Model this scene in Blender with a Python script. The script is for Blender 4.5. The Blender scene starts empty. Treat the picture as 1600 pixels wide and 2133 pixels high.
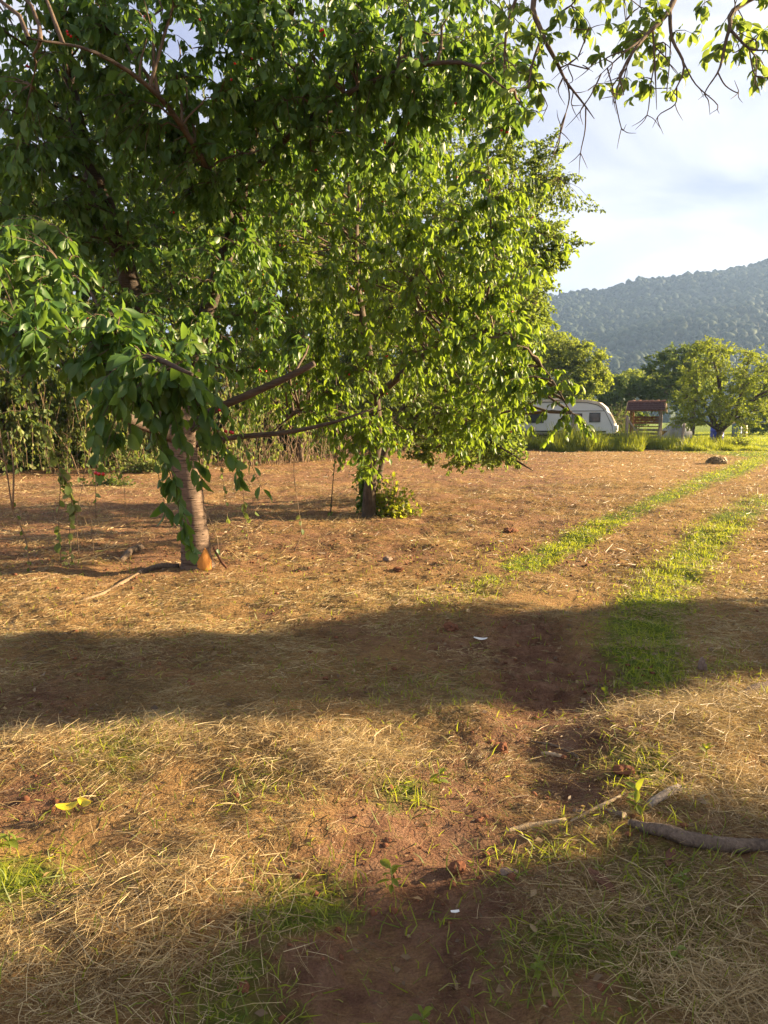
import bpy, bmesh, math, random
import numpy as np
from mathutils import Vector, Matrix

R = math.radians
rng = np.random.default_rng(7)
random.seed(7)
scene = bpy.context.scene
COL = scene.collection

# ------------------------------------------------------------------ camera
CAM_H, PITCH, F = 1.6, R(6.9), 1600.0
cam_d = bpy.data.cameras.new('camera')
cam = bpy.data.objects.new('camera', cam_d); COL.objects.link(cam)
cam.location = (0, 0, CAM_H); cam.rotation_euler = (R(90) - PITCH, 0, 0)
cam_d.sensor_fit = 'HORIZONTAL'; cam_d.sensor_width = 36; cam_d.lens = 36
cam_d.clip_start = 0.05; cam_d.clip_end = 20000
scene.camera = cam

# ------------------------------------------------------------------ world, sun, exposure
SUN_AZ, SUN_EL = R(76), R(17.5)
SUN_DIR = Vector((math.sin(SUN_AZ)*math.cos(SUN_EL), math.cos(SUN_AZ)*math.cos(SUN_EL), math.sin(SUN_EL)))
world = bpy.data.worlds.new('World'); scene.world = world; world.use_nodes = True
wn, wl = world.node_tree.nodes, world.node_tree.links
wn.clear()
wout = wn.new('ShaderNodeOutputWorld'); bg = wn.new('ShaderNodeBackground'); bg.inputs[1].default_value = 0.075
sky = wn.new('ShaderNodeTexSky'); sky.sky_type = 'NISHITA'; sky.sun_disc = False
sky.sun_elevation = SUN_EL; sky.sun_rotation = SUN_AZ; sky.dust_density = 2.0; sky.air_density = 1.0; sky.ozone_density = 1.5
tc = wn.new('ShaderNodeTexCoord')
mp = wn.new('ShaderNodeMapping'); mp.inputs['Scale'].default_value = (1.0, 1.0, 3.2); mp.inputs['Rotation'].default_value = (0.15, 0.35, 0.5)
n1 = wn.new('ShaderNodeTexNoise'); n1.inputs['Scale'].default_value = 2.6; n1.inputs['Detail'].default_value = 7; n1.inputs['Roughness'].default_value = .5; n1.inputs['Distortion'].default_value = .6
cr = wn.new('ShaderNodeMapRange'); cr.inputs[1].default_value = .36; cr.inputs[2].default_value = .64; cr.inputs[3].default_value = 0.0; cr.inputs[4].default_value = 1.0
cloud = wn.new('ShaderNodeMixRGB'); cloud.inputs[0].default_value = .82
tint = wn.new('ShaderNodeMixRGB'); tint.inputs[1].default_value = (1.25, 1.3, 1.85, 1); tint.inputs[2].default_value = (2.6, 2.5, 2.55, 1)
wl.new(tc.outputs['Generated'], mp.inputs[0]); wl.new(mp.outputs[0], n1.inputs['Vector']); wl.new(n1.outputs[0], cr.inputs[0])
wl.new(cr.outputs[0], tint.inputs[0]); wl.new(tint.outputs[0], cloud.inputs[2]); wl.new(sky.outputs[0], cloud.inputs[1])
wl.new(cloud.outputs[0], bg.inputs[0]); wl.new(bg.outputs[0], wout.inputs[0])

sun_d = bpy.data.lights.new('sun', 'SUN'); sun_d.energy = 5.0; sun_d.angle = R(1.0); sun_d.color = (1.0, 0.76, 0.46)
sun = bpy.data.objects.new('sun', sun_d); COL.objects.link(sun); sun.location = (30, 10, 20)
sun.rotation_euler = SUN_DIR.to_track_quat('Z', 'Y').to_euler()

vs = scene.view_settings
vs.view_transform = 'Standard'; vs.look = 'None'; vs.exposure = 2.4; vs.gamma = 1.0; vs.use_curve_mapping = False
scene.cycles.max_bounces = 7; scene.cycles.diffuse_bounces = 4; scene.cycles.glossy_bounces = 2
scene.cycles.transmission_bounces = 5; scene.cycles.transparent_max_bounces = 4; scene.cycles.volume_bounces = 0
scene.cycles.sample_clamp_indirect = 8

# ------------------------------------------------------------------ helpers: placing
def P(px, py, d):
    """world point seen at photograph pixel (px, py) at distance d along +Y"""
    xc = (px - 800) / F; yc = (1066.5 - py) / F
    Y = math.cos(PITCH) + math.sin(PITCH) * yc; Z = -math.sin(PITCH) + math.cos(PITCH) * yc
    k = d / Y
    return np.array((xc * k, d, CAM_H + Z * k))
def G(px, py):
    xc = (px - 800) / F; yc = (1066.5 - py) / F
    Y = math.cos(PITCH) + math.sin(PITCH) * yc; Z = -math.sin(PITCH) + math.cos(PITCH) * yc
    k = -CAM_H / Z
    return np.array((xc * k, Y * k))
def project(p):
    p = np.atleast_2d(p); x = p[:, 0]; y = p[:, 1]; z = p[:, 2] - CAM_H
    f = y * math.cos(PITCH) - z * math.sin(PITCH); u = y * math.sin(PITCH) + z * math.cos(PITCH)
    f = np.maximum(f, 1e-3)
    return 800 + F * x / f, 1066.5 - F * u / f, f

# ------------------------------------------------------------------ helpers: noise
def vnoise(x, y, seed=0):
    xi = np.floor(x).astype(np.int64); yi = np.floor(y).astype(np.int64)
    fx = x - xi; fy = y - yi
    fx = fx*fx*(3-2*fx); fy = fy*fy*(3-2*fy)
    def h(a, b):
        n = (a * 374761393 + b * 668265263 + seed * 1442695041) & 0x7fffffff
        n = ((n ^ (n >> 13)) * 1274126177) & 0x7fffffff
        return ((n ^ (n >> 16)) & 0xffff) / 65535.0
    return (h(xi, yi)*(1-fx) + h(xi+1, yi)*fx)*(1-fy) + (h(xi, yi+1)*(1-fx) + h(xi+1, yi+1)*fx)*fy
def fbm(x, y, seed=0, oct=3):
    s = 0; a = .5; t = 0
    for i in range(oct):
        s = s + a * vnoise(x, y, seed + i * 17); t += a; a *= .5; x = x * 2.03 + 5.1; y = y * 2.03 + 9.7
    return s / t
def sstep(a, b, x):
    t = np.clip((x - a) / (b - a), 0, 1); return t * t * (3 - 2 * t)
def pdist(x, y, pts):
    """distance to a polyline"""
    best = np.full(np.shape(x), 1e9)
    for (ax, ay), (bx, by) in zip(pts[:-1], pts[1:]):
        dx, dy = bx - ax, by - ay
        t = np.clip(((x-ax)*dx + (y-ay)*dy) / (dx*dx + dy*dy), 0, 1)
        best = np.minimum(best, np.hypot(x - ax - t*dx, y - ay - t*dy))
    return best

# ------------------------------------------------------------------ ground description (metres)
STRIP1 = [G(*q) for q in ((1600, 948), (1540, 975), (1280, 1085), (1130, 1155), (960, 1240), (830, 1350), (700, 1420))]
STRIP2 = [G(*q) for q in ((1900, 985), (1600, 1040), (1500, 1100), (1400, 1190), (1340, 1280), (1330, 1400))]
PATH = [G(*q) for q in ((1240, 1380), (1170, 1480), (1100, 1600), (930, 1690), (860, 1800), (800, 1950), (720, 2133))] + [np.array((-.15, .6)), np.array((-.3, -1.5))]
TYRE = [G(1095, 1290), G(1120, 1420)]
LOGLINE = [G(*q) for q in ((1312, 1716), (1345, 1728), (1385, 1748), (1440, 1766), (1520, 1768), (1600, 1760))]
HAYR = [G(1330, 1530), G(1500, 1500), G(1750, 1480)]
HAYL = [G(-150, 1590), G(200, 1560), G(480, 1545), G(640, 1570)]
EDGE = [(-40, 15), (-14, 19.5), (-8, 22.5), (-4, 27), (0, 33), (3.5, 41), (5, 43)]       # foot of the thicket
def left_of_edge(x, y):
    ex = np.array([e[0] for e in EDGE]); ey = np.array([e[1] for e in EDGE])
    return y - np.interp(x, ex, ey)        # >0: inside the thicket
def H(x, y):
    x = np.asarray(x, float); y = np.asarray(y, float)
    near = 1 - sstep(14, 40, np.hypot(x, y))
    rise = .28*sstep(38, 46, y)*(1 - sstep(90, 300, y))
    z = (fbm(x*.33, y*.33, 3) - .5) * .16 * (1 - sstep(60, 200, np.hypot(x, y)))
    z += (fbm(x*1.7+3, y*1.7, 5) - .5) * (.10 + .03*sstep(7, 10, y)) * near
    z += (fbm(x*6+1, y*6, 9) - .5) * .042 * near
    z += (vnoise(x*17, y*17, 13) - .5) * .02 * near
    dp = pdist(x, y, PATH); z -= .055 * np.exp(-(dp/.33)**2)
    dt = pdist(x, y, TYRE)
    lug = np.sin(y * 2*math.pi/.16 + np.abs(x - TYRE[0][0]) * 14)
    z += np.where(dt < .34, (-.05 + .028*lug) * (1 - sstep(.2, .34, dt)), 0)
    z += .10*np.exp(-(pdist(x, y, HAYR)/.35)**2) + .05*np.exp(-(pdist(x, y, HAYL)/.3)**2)
    for (cx, cy, r, a) in ((-1.9, 8.35, .55, .05), (.1, 12.6, .5, .05), (-3.6, 8.0, .6, .05), (3.2, 43, 3.0, .35)):
        z += a*np.exp(-((x-cx)**2+(y-cy)**2)/(r*r))
    return z + rise
GZ0 = float(H(0.0, 0.0))
def Hs(x, y): return float(H(np.array([x]), np.array([y]))[0])
def GP(px, py, up=0.0):
    x, y = G(px, py); return np.array((x, y, Hs(x, y) + up))
def green_mask(x, y):
    n = fbm(x*1.3, y*1.3, 31); n2 = vnoise(x*5, y*5, 37)
    d1 = pdist(x, y, STRIP1); d2 = pdist(x, y, STRIP2)
    w1 = .26 + .25*sstep(8, 25, y); w2 = .33 + .35*sstep(8, 25, y)
    g = np.exp(-(d1/w1)**2)*sstep(.30, .60, n + .3*n2 + .32*sstep(6.5, 11, y) - .10)*(.15 + .85*sstep(5.6, 9, y))
    g = np.maximum(g, np.exp(-(d2/w2)**2)*sstep(.18, .46, n + .3*n2 + .14))
    g = np.maximum(g, sstep(40.2, 41.4, y + 1.5*(n-.5)) * .9)
    g = np.maximum(g, sstep(0, 3, x - 13.5 - .2*(40-y)*0 + 2*(n-.5)) * sstep(24, 29, y - .0*x))
    # shaded green on the right of the track, loose tufts in the foreground
    for (px, py, r, a) in ((1440, 1360, .6, .5), (710, 1900, .30, 1.0), (860, 1640, .22, .8), (1270, 1850, .55, .65), (1350, 1600, .3, .7), (560, 2080, .3, .8), (20, 1830, .22, .8),
                           (250, 1580, .35, .55), (520, 1640, .3, .4), (1200, 1980, .4, .6), (900, 1440, .5, .25), (760, 1820, .15, .8), (1020, 1140, .6, .3)):
        c = G(px, py); g = np.maximum(g, a*np.exp(-((x-c[0])**2+(y-c[1])**2)/(r*r)) * sstep(.25, .55, n2*.5 + n*.6))
    g = g*(1 - .75*np.exp(-(pdist(x, y, PATH)/.26)**2))
    return np.clip(g, 0, 1)
def soil_mask(x, y):
    """1 where bare red soil shows, 0 where hay covers it"""
    n = fbm(x*.9+7, y*.9, 41); n2 = fbm(x*3.1, y*3.1, 43)
    s = 1.0*np.exp(-(pdist(x, y, PATH)/(.50 + .5*(n-.5)))**4)*(.45 + .6*n2)
    s = np.maximum(s, .9*np.exp(-(pdist(x, y, TYRE)/.38)**2))
    red = sstep(6.6, 9.0, y - .10*x) * (1 - sstep(1.5, 5.0, x - .22*(y-8))) * .64
    s = np.maximum(s, red * sstep(.22, .6, .6*n + .5*n2))
    s = np.maximum(s, .6*sstep(.60, .75, .5*n+.5*n2))
    for (px, py, r, a) in ((1000, 1340, .7, .7), (80, 1660, .3, .8), (930, 1800, .35, .9), (1450, 1720, .5, .5), (300, 1370, .8, .55), (760, 1310, .6, .6), (1130, 2050, .5, .45), (60, 1450, .6, .7)):
        c = G(px, py); s = np.maximum(s, a*np.exp(-((x-c[0])**2+(y-c[1])**2)/(r*r)))
    return np.clip(s, 0, 1)

# ------------------------------------------------------------------ helpers: objects
def tag(o, label=None, cat=None, group=None, kind=None):
    if label: o['label'] = label
    if cat: o['category'] = cat
    if group: o['group'] = group
    if kind: o['kind'] = kind
    return o
def empty(name, loc=(0, 0, 0), rz=0.0):
    o = bpy.data.objects.new(name, None); COL.objects.link(o)
    o.location = tuple(loc); o.rotation_euler = (0, 0, rz); o.empty_display_size = .1
    return o
def link(name, me, parent=None):
    o = bpy.data.objects.new(name, me); COL.objects.link(o)
    if parent: o.parent = parent
    return o
def np_mesh(name, V, faces, mat, rnd=None, smooth=True):
    """faces: list of (n,k) int arrays"""
    me = bpy.data.meshes.new(name)
    V = np.ascontiguousarray(V, np.float32).reshape(-1, 3)
    me.vertices.add(len(V)); me.vertices.foreach_set('co', V.ravel())
    loops = np.concatenate([f.ravel() for f in faces]).astype(np.int32)
    sizes = np.concatenate([np.full(len(f), f.shape[1]) for f in faces]).astype(np.int32)
    starts = np.concatenate([[0], np.cumsum(sizes)[:-1]]).astype(np.int32)
    me.loops.add(len(loops)); me.loops.foreach_set('vertex_index', loops)
    me.polygons.add(len(sizes)); me.polygons.foreach_set('loop_start', starts)
    me.polygons.foreach_set('use_smooth', np.full(len(sizes), smooth))
    if rnd is not None:
        a = me.attributes.new('rnd', 'FLOAT', 'POINT'); a.data.foreach_set('value', np.ascontiguousarray(rnd, np.float32))
    me.update(calc_edges=True)
    if mat: me.materials.append(mat)
    return me
class MB:
    """collects simple solids into one mesh"""
    def __init__(s): s.v = []; s.f = []; s.n = 0
    def add(s, v, f):
        s.v.append(np.asarray(v, float).reshape(-1, 3)); s.f += [tuple(i + s.n for i in q) for q in f]; s.n += len(s.v[-1]); return s
    def box(s, c, h, rot=None):
        v = np.array([(x, y, z) for x in (-1, 1) for y in (-1, 1) for z in (-1, 1)], float) * np.array(h)
        if rot is not None: v = v @ np.array(rot).T
        return s.add(v + np.array(c), [(0, 1, 3, 2), (4, 6, 7, 5), (0, 4, 5, 1), (2, 3, 7, 6), (0, 2, 6, 4), (1, 5, 7, 3)])
    def bar(s, a, b, w, t):
        """square bar from a to b"""
        a = np.array(a, float); b = np.array(b, float); d = b - a; L = np.linalg.norm(d); d /= L
        ref = np.array((0, 0, 1.)) if abs(d[2]) < .9 else np.array((0, 1., 0))
        x = np.cross(d, ref); x /= np.linalg.norm(x); y = np.cross(x, d)
        return s.box((a+b)/2, (w/2, L/2, t/2), np.array((x, d, y)).T)
    def tube(s, pts, rad, n=10, smooth=3, knob=0, seed=0):
        V, Fs = tube_np(pts, rad, n, smooth, knob, seed)
        return s.add(V, Fs)
    def prism(s, poly, y0, y1):
        n = len(poly); v = [(p[0], y0, p[1]) for p in poly] + [(p[0], y1, p[1]) for p in poly]
        return s.add(v, [tuple(range(n)), tuple(range(2*n-1, n-1, -1))] + [(i, i+n, (i+1) % n + n, (i+1) % n) for i in range(n)])
    def build(s, name, mat, parent=None, smooth=False, bevel=0, angle=40):
        me = bpy.data.meshes.new(name); me.from_pydata(np.concatenate(s.v).tolist(), [], s.f)
        bm = bmesh.new(); bm.from_mesh(me); bmesh.ops.recalc_face_normals(bm, faces=bm.faces)
        if bevel: bmesh.ops.bevel(bm, geom=list(bm.edges), offset=bevel, segments=2, affect='EDGES', profile=.6)
        bm.to_mesh(me); bm.free()
        me.materials.append(mat); me.polygons.foreach_set('use_smooth', [smooth]*len(me.polygons)); me.update()
        return link(name, me, parent)
def catmull(pts, k):
    p = np.asarray(pts, float)
    if k <= 1 or len(p) < 3: return p
    q = np.vstack([2*p[0]-p[1], p, 2*p[-1]-p[-2]]); out = []
    for i in range(1, len(q)-2):
        a, b, c, d = q[i-1], q[i], q[i+1], q[i+2]
        for t in np.arange(k)/k:
            out.append(.5*((2*b) + (c-a)*t + (2*a-5*b+4*c-d)*t*t + (3*b-a-3*c+d)*t**3))
    out.append(q[-2]); return np.array(out)
def tube_np(pts, rad, n=10, smooth=3, knob=0.0, seed=0):
    m = len(pts); rad = np.full(m, rad) if np.isscalar(rad) else np.array(rad, float)
    p = catmull(pts, smooth); r = np.interp(np.linspace(0, 1, len(p)), np.linspace(0, 1, m), rad)
    t = np.gradient(p, axis=0); t /= np.linalg.norm(t, axis=1)[:, None] + 1e-9
    ref = np.array((1., 0, 0)) if abs(t[0][0]) < .8 else np.array((0, 1., 0))
    V = []; a = np.arange(n)*2*math.pi/n
    u = ref
    rs = np.random.default_rng(seed)
    for i in range(len(p)):
        u = u - t[i]*np.dot(u, t[i]); u /= np.linalg.norm(u); v = np.cross(t[i], u)
        rr = r[i]*(1 + knob*(rs.random(n)-.5)*2) if knob else np.full(n, r[i])
        V.append(p[i] + rr[:, None]*(np.cos(a)[:, None]*u + np.sin(a)[:, None]*v))
    V = np.concatenate(V); Fs = []
    for i in range(len(p)-1):
        for j in range(n):
            k = (j+1) % n; Fs.append((i*n+j, i*n+k, (i+1)*n+k, (i+1)*n+j))
    Fs.append(tuple(range(n-1, -1, -1))); Fs.append(tuple(range((len(p)-1)*n, len(p)*n)))
    return V, Fs
def tubes_batch(C, Rr, n=4):
    """C (N,m,3) centre lines, Rr (N,m) radii -> verts, quads"""
    C = np.asarray(C); N, m, _ = C.shape
    T = np.gradient(C, axis=1); T /= np.linalg.norm(T, axis=2, keepdims=True) + 1e-9
    ref = np.where(np.abs(T[..., 2:3]) < .9, np.array((0, 0, 1.)), np.array((1., 0, 0)))
    U = np.cross(T, ref); U /= np.linalg.norm(U, axis=2, keepdims=True) + 1e-9; W = np.cross(T, U)
    a = np.arange(n)*2*math.pi/n
    V = C[:, :, None, :] + Rr[:, :, None, None]*(np.cos(a)[:, None]*U[:, :, None, :] + np.sin(a)[:, None]*W[:, :, None, :])
    base = (np.arange(N)*m*n)[:, None, None]; i = (np.arange(m-1)*n)[None, :, None]; j = np.arange(n)[None, None, :]; k = (np.arange(n)+1)[None, None, :] % n
    Q = np.stack([base+i+j, base+i+k, base+i+n+k, base+i+n+j], -1).reshape(-1, 4)
    return V.reshape(-1, 3), Q

# ------------------------------------------------------------------ materials
def mat(name):
    m = bpy.data.materials.new(name); m.use_nodes = True; nt = m.node_tree; nt.nodes.clear()
    out = nt.nodes.new('ShaderNodeOutputMaterial'); return m, nt.nodes, nt.links, out
def ramp(n, stops):
    r = n.new('ShaderNodeValToRGB'); e = r.color_ramp.elements
    while len(e) < len(stops): e.new(.5)
    for q, (p, c) in zip(e, stops): q.position = p; q.color = (*c, 1)
    return r
def leaf_mat(name, stops, trans, tmix=.42, rough=.42, spec=.35):
    m, n, l, out = mat(name)
    at = n.new('ShaderNodeAttribute'); at.attribute_name = 'rnd'
    cr = ramp(n, stops); l.new(at.outputs['Fac'], cr.inputs[0])
    pr = n.new('ShaderNodeBsdfPrincipled'); pr.inputs['Roughness'].default_value = rough; pr.inputs['Specular IOR Level'].default_value = spec
    l.new(cr.outputs[0], pr.inputs['Base Color'])
    tr = n.new('ShaderNodeBsdfTranslucent'); mixc = n.new('ShaderNodeMixRGB'); mixc.blend_type = 'MIX'; mixc.inputs[0].default_value = .75
    l.new(cr.outputs[0], mixc.inputs[1]); mixc.inputs[2].default_value = (*trans, 1); l.new(mixc.outputs[0], tr.inputs[0])
    mx = n.new('ShaderNodeMixShader'); mx.inputs[0].default_value = tmix
    l.new(pr.outputs[0], mx.inputs[1]); l.new(tr.outputs[0], mx.inputs[2]); l.new(mx.outputs[0], out.inputs[0])
    return m
M = {}
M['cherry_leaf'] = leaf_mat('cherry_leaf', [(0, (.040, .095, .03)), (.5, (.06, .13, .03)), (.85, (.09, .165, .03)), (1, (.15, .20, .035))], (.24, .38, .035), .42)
M['sunlit_tint_cherry_leaf'] = leaf_mat('sunlit_tint_cherry_leaf', [(0, (.05, .11, .022)), (.5, (.075, .15, .022)), (.85, (.12, .19, .025)), (1, (.20, .24, .03))], (.36, .49, .03), .46)  # brighter, yellower copy of the cherry leaf: sunlight on this crown put into the colour
M['pear_leaf'] = leaf_mat('pear_leaf', [(0, (.055, .10, .035)), (.6, (.085, .14, .035)), (1, (.14, .19, .045))], (.36, .46, .05), .48)
M['thicket_leaf'] = leaf_mat('thicket_leaf', [(0, (.03, .06, .018)), (.6, (.058, .10, .022)), (1, (.12, .15, .035))], (.24, .31, .03), .42, .5)
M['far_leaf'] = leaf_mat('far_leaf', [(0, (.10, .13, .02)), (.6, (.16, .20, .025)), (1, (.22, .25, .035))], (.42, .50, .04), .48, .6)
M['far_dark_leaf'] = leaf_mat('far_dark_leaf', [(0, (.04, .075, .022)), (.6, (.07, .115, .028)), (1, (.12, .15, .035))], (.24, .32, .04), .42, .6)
M['walnut_leaf'] = leaf_mat('walnut_leaf', [(0, (.035, .09, .03)), (.6, (.06, .13, .03)), (1, (.12, .19, .04))], (.40, .52, .07), .52)
M['wilted_leaf'] = leaf_mat('wilted_leaf', [(0, (.05, .09, .02)), (.5, (.12, .17, .04)), (.8, (.22, .25, .08)), (1, (.32, .32, .14))], (.34, .40, .06), .42, .6)
M['grass'] = leaf_mat('grass', [(0, (.08, .115, .02)), (.55, (.135, .185, .025)), (.85, (.20, .24, .03)), (1, (.32, .29, .09))], (.50, .54, .03), .5, .5)
M['yellow_leaf'] = leaf_mat('yellow_leaf', [(0, (.55, .42, .02)), (1, (.6, .5, .04))], (.6, .5, .03), .3)
M['straw'] = leaf_mat('straw', [(0, (.06, .035, .02)), (.25, (.18, .115, .055)), (.6, (.39, .285, .135)), (.88, (.58, .46, .25)), (.94, (.26, .28, .06)), (1, (.22, .26, .05))], (.5, .36, .14), .25, .5, .4)
M['forest'] = leaf_mat('forest', [(0, (.010, .022, .012)), (.5, (.016, .034, .016)), (1, (.036, .056, .024))], (.03, .05, .02), .1, .8, .1)  # albedo darkened throughout: the shade on the hill slope is put into the colour

def bark_mat(name, c1, c2, scale=9, band=False, bump=.5):
    m, n, l, out = mat(name)
    t = n.new('ShaderNodeTexCoord'); mpn = n.new('ShaderNodeMapping'); mpn.inputs['Scale'].default_value = (1, 1, 9) if band else (3, 3, .7)
    nz = n.new('ShaderNodeTexNoise'); nz.inputs['Scale'].default_value = scale; nz.inputs['Detail'].default_value = 8; nz.inputs['Roughness'].default_value = .65
    l.new(t.outputs['Object'], mpn.inputs[0]); l.new(mpn.outputs[0], nz.inputs['Vector'])
    n2 = n.new('ShaderNodeTexNoise'); n2.inputs['Scale'].default_value = 4; n2.inputs['Detail'].default_value = 4; l.new(t.outputs['Object'], n2.inputs['Vector'])
    ad = n.new('ShaderNodeMath'); ad.operation = 'MULTIPLY_ADD'; ad.inputs[1].default_value = .45
    l.new(n2.outputs[0], ad.inputs[0]); ml = n.new('ShaderNodeMath'); ml.operation = 'MULTIPLY'; ml.inputs[1].default_value = .62
    l.new(nz.outputs[0], ml.inputs[0]); l.new(ml.outputs[0], ad.inputs[2])
    cr = ramp(n, [(.36, c1), (.52, tuple((a+b)/2 for a, b in zip(c1, c2))), (.68, c2)]); l.new(ad.outputs[0], cr.inputs[0])
    pr = n.new('ShaderNodeBsdfPrincipled'); pr.inputs['Roughness'].default_value = .85; pr.inputs['Specular IOR Level'].default_value = .2
    l.new(cr.outputs[0], pr.inputs['Base Color'])
    b = n.new('ShaderNodeBump'); b.inputs['Strength'].default_value = bump; b.inputs['Distance'].default_value = .02; l.new(nz.outputs[0], b.inputs['Height']); l.new(b.outputs[0], pr.inputs['Normal'])
    l.new(pr.outputs[0], out.inputs[0]); return m
M['cherry_bark'] = bark_mat('cherry_bark', (.05, .032, .024), (.25, .175, .125), 7, True, 1.0)
M['dark_bark'] = bark_mat('dark_bark', (.03, .022, .016), (.13, .095, .065), 9)
M['band_bark'] = bark_mat('band_bark', (.035, .022, .016), (.12, .085, .06), 30)
M['limb_bark'] = bark_mat('limb_bark', (.022, .017, .014), (.12, .088, .065), 8, True, .8)
M['twig'] = bark_mat('twig', (.05, .035, .025), (.16, .115, .08), 20)
M['dry_stem'] = bark_mat('dry_stem', (.10, .065, .04), (.30, .21, .13), 20)
M['grey_wood'] = bark_mat('grey_wood', (.12, .10, .085), (.33, .28, .23), 14)
M['log_bark'] = bark_mat('log_bark', (.045, .03, .023), (.22, .16, .115), 22, False, 1.0)
M['pale_wood'] = bark_mat('pale_wood', (.26, .18, .10), (.50, .38, .24), 16)
M['cut_wood'] = bark_mat('cut_wood', (.45, .16, .03), (.62, .28, .07), 14)
M['brown_board'] = bark_mat('brown_board', (.10, .045, .02), (.24, .12, .05), 10)
M['rail_wood'] = bark_mat('rail_wood', (.03, .025, .022), (.09, .075, .065), 10)
def plain(name, c, rough=.5, spec=.4, var=.25, scale=6, metal=0, dirt=None):
    m, n, l, out = mat(name)
    t = n.new('ShaderNodeTexCoord'); nz = n.new('ShaderNodeTexNoise'); nz.inputs['Scale'].default_value = scale; nz.inputs['Detail'].default_value = 5
    l.new(t.outputs['Object'], nz.inputs['Vector'])
    cr = ramp(n, [(.3, tuple(v*(1-var) for v in c)), (.7, c)]) if dirt is None else ramp(n, [(.32, dirt), (.5, tuple(v*(1-var) for v in c)), (.7, c)])
    l.new(nz.outputs[0], cr.inputs[0])
    pr = n.new('ShaderNodeBsdfPrincipled'); pr.inputs['Roughness'].default_value = rough; pr.inputs['Specular IOR Level'].default_value = spec; pr.inputs['Metallic'].default_value = metal
    l.new(cr.outputs[0], pr.inputs['Base Color']); l.new(pr.outputs[0], out.inputs[0]); return m
M['white_paint'] = plain('white_paint', (.72, .72, .70), .4, .4, .12, 1.2)
M['cream_roof'] = plain('cream_roof', (.70, .62, .50), .5, .4, .2, 1.5, 0, (.42, .30, .14))
M['black_trim'] = plain('black_trim', (.05, .05, .05), .5)
M['glass'] = plain('glass', (.05, .055, .06), .08, .8, .2, 2)
M['curtain_glass'] = plain('curtain_glass', (.62, .55, .50), .12, .6, .15, 3)
M['rubber'] = plain('rubber', (.02, .02, .02), .8)
M['steel'] = plain('steel', (.25, .25, .25), .4, .5, .3, 8, .6)
M['red_lamp'] = plain('red_lamp', (.45, .05, .02), .3)
M['tile'] = plain('tile', (.10, .052, .045), .8, .2, .45, 9)
M['ridge_tile'] = plain('ridge_tile', (.30, .16, .11), .8, .2, .3, 9)
M['blue_plastic'] = plain('blue_plastic', (.03, .06, .55), .45, .4, .3, 4)
M['slate_plastic'] = plain('slate_plastic', (.10, .16, .20), .5, .4, .3, 4)
M['olive_plastic'] = plain('olive_plastic', (.24, .20, .06), .5, .4, .3, 4)
M['tarp'] = plain('tarp', (.24, .25, .25), .6, .3, .5, 3)
M['white_scrap'] = plain('white_scrap', (.75, .74, .70), .6, .3, .2, 20)
M['stone'] = plain('stone', (.24, .17, .13), .9, .2, .4, 12)
M['clod'] = plain('clod', (.19, .08, .043), .95, .1, .45, 14)
M['bark_chip'] = plain('bark_chip', (.16, .075, .045), .9, .2, .5, 25)
M['cherry_red'] = plain('cherry_red', (.50, .012, .015), .18, .6, .25, 30)
M['stalk'] = plain('stalk', (.18, .22, .05), .6)

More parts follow.
